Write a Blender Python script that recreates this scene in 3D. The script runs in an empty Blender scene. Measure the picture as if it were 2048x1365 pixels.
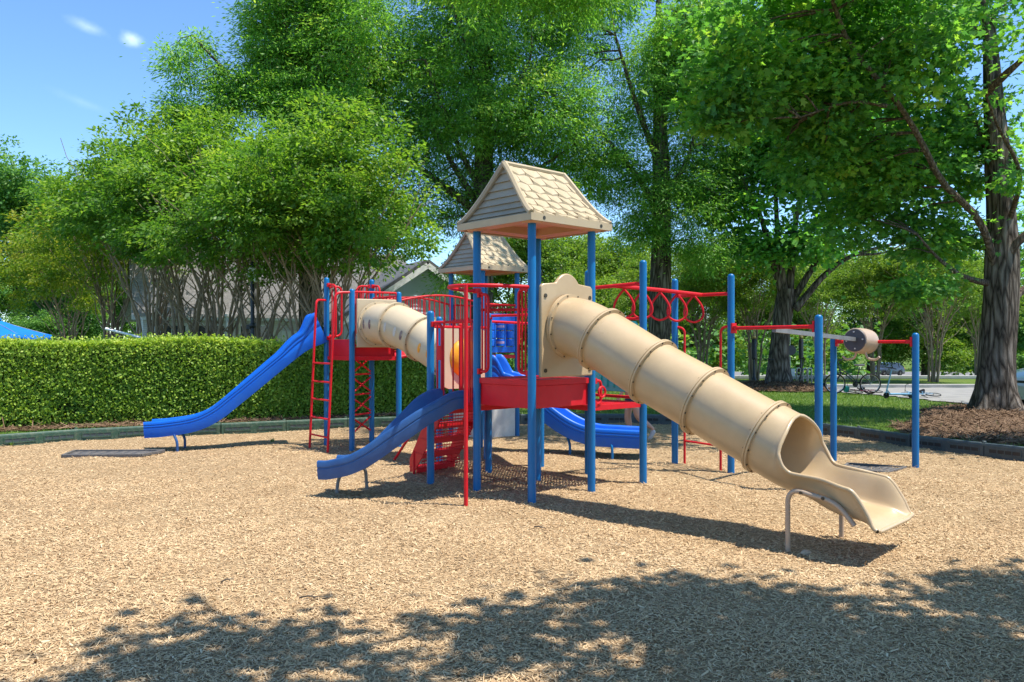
import bpy, bmesh, math, random
import numpy as np
from mathutils import Vector, Matrix, Quaternion
random.seed(7); RNG = np.random.default_rng(7)
SC = bpy.context.scene
COL = SC.collection
F_PX, CAM_H = 1617.0, 1.7
R = math.radians

def W(px, py, Y):            # photo pixel at a known distance -> point in metres
    return ((px-1024)*Y/F_PX, Y, CAM_H-(py-682.5)*Y/F_PX)

# ------------------------------------------------------------------ materials
def nt(name):
    m = bpy.data.materials.new(name); m.use_nodes = True
    t = m.node_tree; b = t.nodes['Principled BSDF']
    return m, t, b
def node(t, kind, **kw):
    n = t.nodes.new(kind)
    for k, v in kw.items():
        if k.startswith('i_'): n.inputs[k[2:].replace('_', ' ')].default_value = v
        else: setattr(n, k, v)
    return n
def ramp(t, stops):
    r = t.nodes.new('ShaderNodeValToRGB'); e = r.color_ramp.elements
    e[0].position, e[0].color = stops[0][0], (*stops[0][1], 1)
    e[1].position, e[1].color = stops[-1][0], (*stops[-1][1], 1)
    for p, c in stops[1:-1]:
        q = e.new(p); q.color = (*c, 1)
    return r
def coords(t, scale=None):
    c = t.nodes.new('ShaderNodeTexCoord'); o = c.outputs['Object']
    if scale:
        mp = t.nodes.new('ShaderNodeMapping'); mp.inputs['Scale'].default_value = scale
        t.links.new(o, mp.inputs['Vector']); o = mp.outputs['Vector']
    return o
def surf(name, c1, c2=None, scale=3.0, rough=.5, metal=0., bump=.0, bscale=60., spec=.5, stretch=None, dust=None, coat=0.):
    """paint, plastic, metal, bark: two tones by noise, fine bump, roughness that varies a little"""
    m, t, b = nt(name); L = t.links.new
    c2 = c2 or tuple(x*.82 for x in c1)
    co = coords(t, stretch)
    n = node(t, 'ShaderNodeTexNoise', i_Scale=scale, i_Detail=6., i_Roughness=.6); L(co, n.inputs['Vector'])
    r = ramp(t, [(.35, c1), (.68, c2)]); L(n.outputs['Fac'], r.inputs['Fac'])
    out = r.outputs['Color']
    if dust:
        n2 = node(t, 'ShaderNodeTexNoise', i_Scale=scale*3.1, i_Detail=8., i_Roughness=.7); L(co, n2.inputs['Vector'])
        mr = node(t, 'ShaderNodeMapRange'); mr.inputs['From Min'].default_value=.46; mr.inputs['From Max'].default_value=.78
        mr.inputs['To Max'].default_value=.5
        L(n2.outputs['Fac'], mr.inputs['Value'])
        mx = node(t, 'ShaderNodeMixRGB'); mx.inputs['Color2'].default_value=(*dust,1)
        L(mr.outputs['Result'], mx.inputs['Fac']); L(out, mx.inputs['Color1']); out = mx.outputs['Color']
    L(out, b.inputs['Base Color'])
    b.inputs['Metallic'].default_value = metal; b.inputs['Specular IOR Level'].default_value = spec
    b.inputs['Coat Weight'].default_value = coat
    rr = node(t, 'ShaderNodeMapRange'); rr.inputs['To Min'].default_value=max(.05,rough-.1); rr.inputs['To Max'].default_value=min(1,rough+.12)
    L(n.outputs['Fac'], rr.inputs['Value']); L(rr.outputs['Result'], b.inputs['Roughness'])
    if bump:
        n3 = node(t, 'ShaderNodeTexNoise', i_Scale=bscale, i_Detail=5., i_Roughness=.6); L(co, n3.inputs['Vector'])
        bp = node(t, 'ShaderNodeBump', i_Strength=bump, i_Distance=.02); L(n3.outputs['Fac'], bp.inputs['Height'])
        L(bp.outputs['Normal'], b.inputs['Normal'])
    return m
def leafmat(name, stops, trans=.38, tint=(1.25,1.3,.55), rough=.45, spec=.35):
    m, t, b = nt(name); L = t.links.new
    a = node(t, 'ShaderNodeAttribute', attribute_name='rnd')
    n = node(t, 'ShaderNodeTexNoise', i_Scale=.55, i_Detail=3.); L(coords(t), n.inputs['Vector'])
    mth = node(t, 'ShaderNodeMath', operation='MULTIPLY_ADD'); mth.inputs[1].default_value=.55
    s2 = node(t, 'ShaderNodeMath', operation='MULTIPLY'); s2.inputs[1].default_value=.5
    L(n.outputs['Fac'], s2.inputs[0]); L(a.outputs['Fac'], mth.inputs[0]); L(s2.outputs[0], mth.inputs[2])
    r = ramp(t, stops); L(mth.outputs[0], r.inputs['Fac'])
    L(r.outputs['Color'], b.inputs['Base Color']); b.inputs['Roughness'].default_value=rough
    b.inputs['Specular IOR Level'].default_value=spec
    tr = node(t, 'ShaderNodeBsdfTranslucent')
    mu = node(t, 'ShaderNodeMixRGB', blend_type='MULTIPLY'); mu.inputs['Fac'].default_value=1.; mu.inputs['Color2'].default_value=(*tint,1)
    L(r.outputs['Color'], mu.inputs['Color1']); L(mu.outputs['Color'], tr.inputs['Color'])
    mix = node(t, 'ShaderNodeMixShader'); mix.inputs['Fac'].default_value=trans
    L(b.outputs[0], mix.inputs[1]); L(tr.outputs[0], mix.inputs[2])
    L(mix.outputs[0], t.nodes['Material Output'].inputs['Surface'])
    return m
def rndmat(name, stops, rough=.8, spec=.2):
    m, t, b = nt(name); L = t.links.new
    a = node(t, 'ShaderNodeAttribute', attribute_name='rnd')
    n = node(t, 'ShaderNodeTexNoise', i_Scale=.9, i_Detail=7.); L(coords(t), n.inputs['Vector'])
    s = node(t, 'ShaderNodeMath', operation='MULTIPLY_ADD'); s.inputs[1].default_value=.55; s.inputs[2].default_value=-.275
    ad = node(t, 'ShaderNodeMath', operation='ADD')
    L(n.outputs['Fac'], s.inputs[0]); L(s.outputs[0], ad.inputs[0]); L(a.outputs['Fac'], ad.inputs[1])
    r = ramp(t, stops); L(ad.outputs[0], r.inputs['Fac']); L(r.outputs['Color'], b.inputs['Base Color'])
    b.inputs['Roughness'].default_value=rough; b.inputs['Specular IOR Level'].default_value=spec
    return m

# ------------------------------------------------------------------ mesh builder
class MB:
    def __init__(s): s.v=[]; s.f=[]; s.m=[]; s.sm=[]; s.mi=0
    def add(s, vs, fs, smooth=False):
        o=len(s.v); s.v += [tuple(map(float,p)) for p in vs]
        for f in fs: s.f.append([i+o for i in f]); s.m.append(s.mi); s.sm.append(smooth)
    def box(s, c, size, rz=0., M=None):
        hx,hy,hz=[q/2 for q in size]
        P=[Vector((x,y,z)) for x in(-hx,hx) for y in(-hy,hy) for z in(-hz,hz)]
        Q=M or Matrix.Rotation(rz,3,'Z'); P=[Q@p+Vector(c) for p in P]
        s.add(P,[(0,1,3,2),(4,6,7,5),(0,4,5,1),(2,3,7,6),(0,2,6,4),(1,5,7,3)])
    def beam(s,p,q,w,h,up=(0,0,1)):
        p,q=Vector(p),Vector(q); d=(q-p); L=d.length
        if L<1e-6: return
        x=d/L; y=Vector(up).cross(x)
        if y.length<1e-4: y=Vector((1,0,0)).cross(x)
        y.normalize(); z=x.cross(y)
        M=Matrix((x,y,z)).transposed(); s.box((p+q)/2,(L,w,h),M=M)
    def loft(s, rings, close=True, caps=(True,True), smooth=True):
        n=len(rings[0]); vs=[p for r in rings for p in r]; fs=[]
        for i in range(len(rings)-1):
            for j in range(n if close else n-1):
                k=(j+1)%n; fs.append((i*n+j,i*n+k,(i+1)*n+k,(i+1)*n+j))
        s.add(vs,fs,smooth)
        if close:
            if caps[0]: s.add(rings[0],[tuple(reversed(range(n)))])
            if caps[1]: s.add(rings[-1],[tuple(range(n))])
    def tube(s, pts, r, n=10, caps=True):
        P=[Vector(p) for p in pts]; rs=r if isinstance(r,(list,tuple)) else [r]*len(P)
        rings=[]; N=None
        for i,p in enumerate(P):
            a=P[max(i-1,0)]; b=P[min(i+1,len(P)-1)]; T=(b-a)
            if T.length<1e-9: T=Vector((0,0,1))
            T.normalize()
            if N is None:
                N=T.orthogonal().normalized()
            else:
                N=(N-T*N.dot(T))
                N=N.normalized() if N.length>1e-6 else T.orthogonal().normalized()
            B=T.cross(N)
            rings.append([p+(N*math.cos(2*math.pi*k/n)+B*math.sin(2*math.pi*k/n))*rs[i] for k in range(n)])
        s.loft(rings,True,(caps,caps))
    def pipe(s, pts, r, fil=.08, n=10): s.tube(fillet(pts,fil),r,n)
    def lathe(s, prof, base=(0,0,0), axis=(0,0,1), n=16, caps=(True,True)):
        A=Vector(axis).normalized(); N=A.orthogonal().normalized(); B=A.cross(N); b=Vector(base)
        s.loft([[b+A*z+(N*math.cos(2*math.pi*k/n)+B*math.sin(2*math.pi*k/n))*max(r,1e-4) for k in range(n)] for r,z in prof],True,caps)
    def prism(s, poly, p0, ax, ay, th):
        """poly (2D) in plane p0+ax*u+ay*v, thickness th along ax x ay"""
        ax,ay,p0=Vector(ax),Vector(ay),Vector(p0); nn=ax.cross(ay).normalized()*th
        A=[p0+ax*u+ay*v for u,v in poly]; B=[p+nn for p in A]; n=len(poly)
        s.add(A+B,[tuple(reversed(range(n))),tuple(range(n,2*n))]+[(i,(i+1)%n,n+(i+1)%n,n+i) for i in range(n)])
    def sphere(s,c,r,n=12,m=8,sc=(1,1,1)):
        rings=[]
        for i in range(m+1):
            a=-math.pi/2+math.pi*i/m
            rings.append([(c[0]+r*sc[0]*max(math.cos(a),1e-3)*math.cos(2*math.pi*k/n),c[1]+r*sc[1]*max(math.cos(a),1e-3)*math.sin(2*math.pi*k/n),c[2]+r*sc[2]*math.sin(a)) for k in range(n)])
        s.loft(rings)
    def torus(s,c,ax,Rr,r,n=28,m=8):
        A=Vector(ax).normalized(); N=A.orthogonal().normalized(); B=A.cross(N); c=Vector(c); rings=[]
        for i in range(n+1):
            a=2*math.pi*i/n; d=N*math.cos(a)+B*math.sin(a)
            rings.append([c+d*(Rr+r*math.cos(2*math.pi*k/m))+A*r*math.sin(2*math.pi*k/m) for k in range(m)])
        s.loft(rings,True,(False,False))

def fillet(pts, fil, k=6):
    P=[Vector(p) for p in pts]; out=[P[0]]
    for i in range(1,len(P)-1):
        a,b,c=P[i-1],P[i],P[i+1]; u=(a-b); v=(c-b); d=min(fil,u.length*.49,v.length*.49)
        u.normalize(); v.normalize(); p,q=b+u*d,b+v*d
        for j in range(k+1):
            t=j/k; out.append(p*(1-t)**2+b*2*t*(1-t)+q*t*t)
    out.append(P[-1]); return out
def spline(pts, n):
    """Catmull-Rom through points (any dimension) -> n samples"""
    P=np.array(pts,float); P=np.vstack([2*P[0]-P[1],P,2*P[-1]-P[-2]]); out=[]
    m=len(P)-3
    for k in range(n):
        t=k/(n-1)*m; i=min(int(t),m-1); t-=i; a,b,c,d=P[i:i+4]
        out.append(.5*((2*b)+(c-a)*t+(2*a-5*b+4*c-d)*t*t+(3*b-a-3*c+d)*t**3))
    return out

def link(o, parent=None):
    COL.objects.link(o)
    if parent is not None: o.parent=parent
    return o
def build(name, mb, mats, parent=None, origin=(0,0,0), bevel=0., angle=38, loc=None, merge=False, rz=0.):
    me=bpy.data.meshes.new(name); ox,oy,oz=origin
    me.from_pydata([(x-ox,y-oy,z-oz) for x,y,z in mb.v],[],mb.f)
    if not isinstance(mats,(list,tuple)): mats=[mats]
    for m in mats: me.materials.append(m)
    me.polygons.foreach_set('material_index',mb.m); me.polygons.foreach_set('use_smooth',mb.sm)
    if merge:
        bm=bmesh.new(); bm.from_mesh(me); bmesh.ops.remove_doubles(bm,verts=bm.verts,dist=.0008)
        bmesh.ops.recalc_face_normals(bm,faces=bm.faces); bm.to_mesh(me); bm.free()
    me.update()
    if angle and any(mb.sm): me.set_sharp_from_angle(angle=R(angle))
    o=bpy.data.objects.new(name,me); link(o,parent)
    if loc: o.location=loc
    o.rotation_euler.z=rz
    if bevel:
        bv=o.modifiers.new('edge','BEVEL'); bv.width=bevel; bv.segments=2; bv.limit_method='ANGLE'; bv.angle_limit=R(40)
    return o
def tag(o, label=None, cat=None, group=None, kind=None):
    for k,v in (('label',label),('category',cat),('group',group),('kind',kind)):
        if v: o[k]=v
    return o
def thing(name, loc, label, cat, group=None, rz=0.):
    o=bpy.data.objects.new(name,None); o.empty_display_size=.3; link(o); o.location=loc; o.rotation_euler.z=rz
    return tag(o,label,cat,group)
def kids(o): return [c for c in bpy.data.objects if c.parent==o]
def dup(root, loc, rz=0., label=None, scale=None):
    r=root.copy(); COL.objects.link(r); r.location=loc; r.rotation_euler.z=rz
    if label: r['label']=label
    if scale: r.scale=scale
    for ch in kids(root):
        c=ch.copy(); COL.objects.link(c); c.parent=r
        for g in kids(ch):
            d=g.copy(); COL.objects.link(d); d.parent=c
    return r

# ------------------------------------------------------------------ many small faces, by numpy
def raw_mesh(name, V, nface, vpf, mat, rnd, parent=None, loc=None, idx=None):
    """V: (nverts,3); faces are consecutive runs of vpf verts (or idx); rnd per face"""
    me=bpy.data.meshes.new(name); nv=len(V)
    if idx is None: idx=np.arange(nface*vpf,dtype=np.int32)
    me.vertices.add(nv); me.vertices.foreach_set('co',np.ascontiguousarray(V,dtype=np.float32).ravel())
    me.loops.add(len(idx)); me.loops.foreach_set('vertex_index',np.ascontiguousarray(idx,dtype=np.int32))
    me.polygons.add(nface); me.polygons.foreach_set('loop_start',np.arange(0,nface*vpf,vpf,dtype=np.int32))
    me.update(calc_edges=True)
    a=me.attributes.new('rnd','FLOAT','FACE'); a.data.foreach_set('value',np.ascontiguousarray(rnd,dtype=np.float32))
    me.materials.append(mat)
    o=bpy.data.objects.new(name,me); link(o,parent)
    if loc: o.location=loc
    return o
def unit(a): return a/np.maximum(np.linalg.norm(a,axis=-1,keepdims=True),1e-9)
LEAF_Q=np.array([(0,0,0),(.45,.5,.14),(1,0,0),(.45,-.5,.14)])            # along, across, lift
LEAF_LOBED=np.array([(0,0,0),(.30,.42,.1),(.34,.2,.05),(.72,.5,.12),(.68,.17,.04),(1,0,0),(.68,-.17,.04),(.72,-.5,.12),(.34,-.2,.05),(.30,-.42,.1)])
def leaves(name, C, D, N, L, Wd, mat, parent=None, rnd=None, shape=LEAF_Q, loc=None):
    D=unit(D); S=unit(np.cross(N,D)); N2=np.cross(D,S); n=len(C); L=np.broadcast_to(L,(n,))[:,None]; Wd=np.broadcast_to(Wd,(n,))[:,None]
    V=np.stack([C+D*L*a+S*Wd*b+N2*Wd*c for a,b,c in shape],1).reshape(-1,3)
    return raw_mesh(name,V,n,len(shape),mat,RNG.random(n) if rnd is None else rnd,parent,loc)
def wob(P, k, seed=0):
    """smooth 3-D noise in -1..1 (sum of sines)"""
    s=np.random.default_rng(seed); out=0
    for i in range(5):
        d=s.normal(size=3); d/=np.linalg.norm(d); out=out+np.sin(P@d*k*(.7+.5*i)+s.random()*6.28)/(1+.5*i)
    return out/2.6
def crown_points(lobes, n_clumps, seed, gap=.25, gapk=.9, shell=.45):
    """clump centres in a union of ellipsoids (x,y,z,rx,ry,rz); noise opens gaps; more clumps near the outside"""
    g=np.random.default_rng(seed); Lb=np.array(lobes,float); vol=np.prod(Lb[:,3:6],axis=1)**.8; vol/=vol.sum()
    out=[];od=[]
    while sum(len(o) for o in out)<n_clumps:
        k=g.choice(len(Lb),n_clumps,p=vol); u=unit(g.normal(size=(n_clumps,3))); r=g.random(n_clumps)**(shell)
        r=np.minimum(r*(1+.30*wob(u*3.2,1.3,seed+1)),1.3)
        P=Lb[k,:3]+u*r[:,None]*Lb[k,3:6]
        keep=wob(P,gapk,seed+2)>(-1+2*gap)*.8
        out.append(P[keep]); od.append(u[keep])
    return np.vstack(out)[:n_clumps],np.vstack(od)[:n_clumps]
def spray(P, U, per, rad, seed, droop=.35, flat=.45):
    """leaves round each clump: positions, directions, normals, per-leaf tone"""
    g=np.random.default_rng(seed); n=len(P); rr=rad*(.45+1.15*g.random(n)**1.5)
    off=g.normal(size=(n,per,3))*rr[:,None,None]*np.array([.6,.6,.6*flat])
    C=P[:,None,:]+off
    C[:,:,2]-= (off[:,:,0]**2+off[:,:,1]**2)/np.maximum(rr[:,None],.05)*droop*.5
    D=off*np.array([1,1,.4])+g.normal(size=off.shape)*rr[:,None,None]*.45+U[:,None,:]*rr[:,None,None]*.4; D[:,:,2]-=droop*rr[:,None]
    N=g.normal(size=off.shape)*.55+np.array([0,0,1.])
    tone=np.clip(.5+.25*g.normal(size=n)[:,None]+.17*g.normal(size=(n,per)),0,1)
    return C.reshape(-1,3),D.reshape(-1,3),N.reshape(-1,3),tone.ravel()
def limb(mb, p, q, r0, r1, sag=.0, jit=.12, n=7, seed=0, sides=8):
    g=random.Random(seed); p,q=Vector(p),Vector(q); L=(q-p).length; pts=[];rs=[]
    for i in range(n):
        t=i/(n-1); k=math.sin(math.pi*t)
        pts.append(p.lerp(q,t)+Vector((g.uniform(-1,1),g.uniform(-1,1),g.uniform(-.5,.5)))*jit*L*.25*(k if i not in(0,n-1) else 0)+Vector((0,0,sag*L*k)))
        rs.append(r0+(r1-r0)*t)
    mb.tube(pts,rs,sides); return pts
def trunk_mesh(mb, pts, rs, flare=1.9, sides=20, seed=0):
    g=random.Random(seed); ph=[g.uniform(0,6.28) for _ in range(4)]; P=spline(pts,26); RR=[float(x[0]) for x in spline([(r,) for r in rs],26)]
    rings=[]
    for i,(p,r) in enumerate(zip(P,RR)):
        h=p[2]-pts[0][2]; fl=1+(flare-1)*math.exp(-h/.45); ring=[]
        for k in range(sides):
            a=2*math.pi*k/sides
            w=1+.05*math.sin(5*a+ph[0]+h*.6)+.03*math.sin(9*a+ph[1]-h)+(fl-1)*(.75+.45*math.sin(4*a+ph[2]))+.02*math.sin(3.1*h+a*2+ph[3])
            ring.append((p[0]+math.cos(a)*r*w,p[1]+math.sin(a)*r*w,p[2]))
        rings.append(ring)
    mb.loft(rings)
def terrain(x,y):
    t=min(max((y-36)/50.,0),1); t=t*t*(3-2*t); return -2.65*t
# ================================================================== camera, world, sun
cam=bpy.data.cameras.new('camera'); cam.sensor_width=36; cam.lens=36*F_PX/2048; cam.clip_end=4000; cam.clip_start=.05
co=bpy.data.objects.new('camera',cam); COL.objects.link(co); co.location=(0,0,CAM_H); co.rotation_euler=(R(90),0,0); SC.camera=co
SUN=Vector((.363,-.094,.927)).normalized()
sl=bpy.data.lights.new('sun','SUN'); sl.energy=3.1; sl.angle=R(.53); sl.color=(1,.95,.87)
so=bpy.data.objects.new('sun',sl); COL.objects.link(so); so.rotation_euler=SUN.to_track_quat('Z','Y').to_euler(); so.location=(20,-5,50)
w=bpy.data.worlds.new('World'); SC.world=w; w.use_nodes=True; t=w.node_tree; L=t.links.new
bg=t.nodes['Background']; sky=node(t,'ShaderNodeTexSky',sky_type='NISHITA'); sky.sun_disc=False
sky.sun_elevation=math.asin(SUN.z); sky.sun_rotation=math.atan2(SUN.x,SUN.y); sky.air_density=.8; sky.dust_density=.1; sky.ozone_density=3.5
tc=t.nodes.new('ShaderNodeTexCoord'); prev=sky.outputs['Color']
for (px,py,sx,sz,amt) in ((178,55,.022,.006,.25),(262,77,.016,.009,.6),(165,205,.03,.005,.06)):
    d=Vector(((px-1024)/F_PX,1,-(py-682.5)/F_PX)).normalized()
    sb=node(t,'ShaderNodeVectorMath',operation='SUBTRACT'); sb.inputs[1].default_value=d; L(tc.outputs['Generated'],sb.inputs[0])
    nz=node(t,'ShaderNodeTexNoise',i_Scale=26.,i_Detail=6.); L(tc.outputs['Generated'],nz.inputs['Vector'])
    mp=node(t,'ShaderNodeMapping'); mp.inputs['Rotation'].default_value=(0,R(-18),0); L(sb.outputs[0],mp.inputs['Vector'])
    mp2=node(t,'ShaderNodeVectorMath',operation='MULTIPLY'); mp2.inputs[1].default_value=(1/sx,1/sx,1/sz); L(mp.outputs[0],mp2.inputs[0])
    ln=node(t,'ShaderNodeVectorMath',operation='LENGTH'); L(mp2.outputs[0],ln.inputs[0])
    ad=node(t,'ShaderNodeMath',operation='MULTIPLY_ADD'); ad.inputs[1].default_value=2.6; L(nz.outputs['Fac'],ad.inputs[0]); 
    sb2=node(t,'ShaderNodeMath',operation='MULTIPLY'); sb2.inputs[1].default_value=-1; L(ln.outputs['Value'],sb2.inputs[0]); L(sb2.outputs[0],ad.inputs[2])
    mr=node(t,'ShaderNodeMapRange',interpolation_type='SMOOTHSTEP'); mr.inputs['From Min'].default_value=-.1; mr.inputs['From Max'].default_value=2.1; mr.inputs['To Max'].default_value=amt
    L(ad.outputs[0],mr.inputs['Value'])
    mx=node(t,'ShaderNodeMixRGB'); mx.inputs['Color2'].default_value=(9,9.3,9.8,1); L(mr.outputs[0],mx.inputs['Fac']); L(prev,mx.inputs['Color1']); prev=mx.outputs['Color']
tn=node(t,'ShaderNodeMixRGB',blend_type='MULTIPLY'); tn.inputs['Fac'].default_value=1.; tn.inputs['Color2'].default_value=(.83,.90,.93,1); L(prev,tn.inputs['Color1']); prev=tn.outputs['Color']
hs=node(t,'ShaderNodeHueSaturation'); hs.inputs['Saturation'].default_value=1.06; hs.inputs['Value'].default_value=.80; L(prev,hs.inputs['Color']); prev=hs.outputs['Color']
L(prev,bg.inputs['Color']); bg.inputs['Strength'].default_value=.15
SC.view_settings.view_transform='Standard'; SC.view_settings.look='None'; SC.view_settings.exposure=1.36
SC.render.engine='CYCLES'
SC.cycles.max_bounces=12; SC.cycles.transparent_max_bounces=4; SC.cycles.diffuse_bounces=9; SC.cycles.transmission_bounces=4
SC.cycles.caustics_reflective=False; SC.cycles.caustics_refractive=False

# ================================================================== materials of the setting
def grass_mat():
    m,t,b=nt('grass_ground'); L=t.links.new; c=coords(t)
    n=node(t,'ShaderNodeTexNoise',i_Scale=.35,i_Detail=8.,i_Roughness=.65); L(c,n.inputs['Vector'])
    n2=node(t,'ShaderNodeTexNoise',i_Scale=22.,i_Detail=6.,i_Roughness=.7); L(c,n2.inputs['Vector'])
    r=ramp(t,[(.3,(.075,.13,.022)),(.55,(.12,.19,.03)),(.75,(.18,.18,.065))]); L(n.outputs['Fac'],r.inputs['Fac'])
    r2=ramp(t,[(.3,(.35,.35,.35)),(.7,(1.25,1.25,1.2))]); L(n2.outputs['Fac'],r2.inputs['Fac'])
    mu=node(t,'ShaderNodeMixRGB',blend_type='MULTIPLY'); mu.inputs['Fac'].default_value=1; L(r.outputs[0],mu.inputs['Color1']); L(r2.outputs[0],mu.inputs['Color2'])
    L(mu.outputs[0],b.inputs['Base Color']); b.inputs['Roughness'].default_value=.9; b.inputs['Specular IOR Level'].default_value=.1
    bp=node(t,'ShaderNodeBump',i_Strength=.6,i_Distance=.05); L(n2.outputs['Fac'],bp.inputs['Height']); L(bp.outputs[0],b.inputs['Normal'])
    return m
def fibre_mat(name,stops,sc,stretch=(1,1,1)):
    m,t,b=nt(name); L=t.links.new; c=coords(t,stretch)
    n=node(t,'ShaderNodeTexVoronoi',i_Scale=sc,i_Randomness=1.); L(c,n.inputs['Vector'])
    n2=node(t,'ShaderNodeTexNoise',i_Scale=sc*.55,i_Detail=8.,i_Roughness=.75,i_Distortion=2.); L(c,n2.inputs['Vector'])
    mx=node(t,'ShaderNodeMath',operation='MULTIPLY_ADD'); mx.inputs[1].default_value=.55
    sp=node(t,'ShaderNodeSeparateColor'); L(n.outputs['Color'],sp.inputs[0]); L(sp.outputs[0],mx.inputs[0])
    h=node(t,'ShaderNodeMath',operation='MULTIPLY'); h.inputs[1].default_value=.5; L(n2.outputs['Fac'],h.inputs[0]); L(h.outputs[0],mx.inputs[2])
    r=ramp(t,stops); L(mx.outputs[0],r.inputs['Fac']); L(r.outputs[0],b.inputs['Base Color'])
    b.inputs['Roughness'].default_value=.9; b.inputs['Specular IOR Level'].default_value=.1
    bp=node(t,'ShaderNodeBump',i_Strength=.9,i_Distance=.02); L(mx.outputs[0],bp.inputs['Height']); L(bp.outputs[0],b.inputs['Normal'])
    return m
CHIP=[(0.0, (0.215, 0.125, 0.06)), (0.14, (0.354, 0.218, 0.112)), (0.36, (0.467, 0.314, 0.167)), (0.62, (0.562, 0.396, 0.221)), (0.85, (0.647, 0.474, 0.275)), (1.0, (0.764, 0.602, 0.38))]
M_grass=grass_mat()
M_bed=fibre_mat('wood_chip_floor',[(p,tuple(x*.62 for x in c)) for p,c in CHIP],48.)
M_chip=rndmat('wood_chip',CHIP)
M_straw=fibre_mat('pine_straw',[(.1,(.05,.028,.016)),(.5,(.13,.078,.045)),(.85,(.23,.145,.09))],26.)
M_needle=rndmat('pine_needle',[(0,(.06,.035,.02)),(.5,(.16,.096,.055)),(1,(.28,.185,.115))])
M_road=surf('road_concrete',(.22,.215,.205),(.29,.28,.26),scale=2.,rough=.85,bump=.2,bscale=90,spec=.2)
M_kerb=surf('kerb_concrete',(.40,.38,.35),(.5,.48,.44),scale=3.,rough=.85,bump=.2,spec=.2)
M_asphalt=surf('road_asphalt',(.16,.16,.16),(.22,.21,.2),scale=2.,rough=.9,bump=.3,spec=.2)
M_blade=leafmat('grass_blade',[(0,(.075,.15,.022)),(.5,(.14,.25,.04)),(1,(.24,.32,.085))],trans=.3)

# ------------------------------------------------------------------ ground: one sheet to the horizon, flat then falling away
xs=[-2000,-600,-200,-120,-80]+list(np.linspace(-60,60,41))+[80,120,200,600,2000]
ys=[-300,-60]+list(np.linspace(-20,36,24))+list(np.linspace(38,90,27))+[100,120,160,300,800,3000]
mb=MB(); V=[(x,y,terrain(x,y)-.03) for y in ys for x in xs]; n=len(xs)
mb.add(V,[(j*n+i,j*n+i+1,(j+1)*n+i+1,(j+1)*n+i) for j in range(len(ys)-1) for i in range(n-1)],True)
tag(build('ground',mb,M_grass),kind='structure')
# ------------------------------------------------------------------ play area bed: the border polyline bounds it
BORDER=[(-12.4,9.6),(-11.0,10.9),(-9.6,12.1),(-8.26,13.0),(-7.66,13.6),(-6.98,14.2),(-5.96,14.55),(-4.94,14.95),(-4.08,15.45),(-3.1,15.85),(-2,16.2),(-.9,16.5),(.2,16.65),(1.3,16.75),(2.4,16.72),(3.4,16.5),(4.4,16.1),(5.2,15.5),(5.8,14.75),(6.12,13.9),(6.4,13.0),(6.94,12.05),(7.5,11.1),(8.1,10.1),(8.8,9.0),(9.6,7.6)]
def bedz(x,y): return .012*math.sin(x*1.7+.3)*math.sin(y*1.3+1)+.009*math.sin(x*4.1+y*3.3)+.006*math.sin(7.3*x-5.1*y)
MOUNDS=[(2.6,6.75,.75,-.05),(-1.9,9.2,.7,-.045),(-5.5,12.6,.8,-.05),(1.6,11.5,.8,-.04),(.5,11.9,.8,.05),(-.9,10.6,.6,.035),(2.4,10.9,.7,.03),(3.4,6.3,.8,.03),(-.3,8.4,.9,.02)]
def bed(x,y):
    z=bedz(x,y)
    for mx,my,r,h in MOUNDS:
        d=((x-mx)**2+(y-my)**2)/(r*r)
        if d<6: z+=h*math.exp(-d)
    return max(z,-.021+.1*min(0,z+.021))
def inside(x,y,poly):
    c=False; j=len(poly)-1
    for i in range(len(poly)):
        (xi,yi),(xj,yj)=poly[i],poly[j]
        if (yi>y)!=(yj>y) and x<(xj-xi)*(y-yi)/(yj-yi)+xi: c=not c
        j=i
    return c
PLAY=BORDER+[(9.6,-8),(-12.4,-8)]
bm=bmesh.new(); gx=np.arange(-13,10.2,.25); gy=np.arange(-8,17.2,.25); vm={}
for i,x in enumerate(gx):
    for j,y in enumerate(gy):
        vm[i,j]=bm.verts.new((x,y,bed(x,y)))
for i in range(len(gx)-1):
    for j in range(len(gy)-1):
        if inside(gx[i]+.125,gy[j]+.125,PLAY): bm.faces.new((vm[i,j],vm[i+1,j],vm[i+1,j+1],vm[i,j+1])).smooth=True
for v in [v for v in bm.verts if not v.link_faces]: bm.verts.remove(v)
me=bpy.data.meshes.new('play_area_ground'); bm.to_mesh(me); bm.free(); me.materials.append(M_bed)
tag(link(bpy.data.objects.new('play_area_ground',me)),kind='structure')
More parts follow.
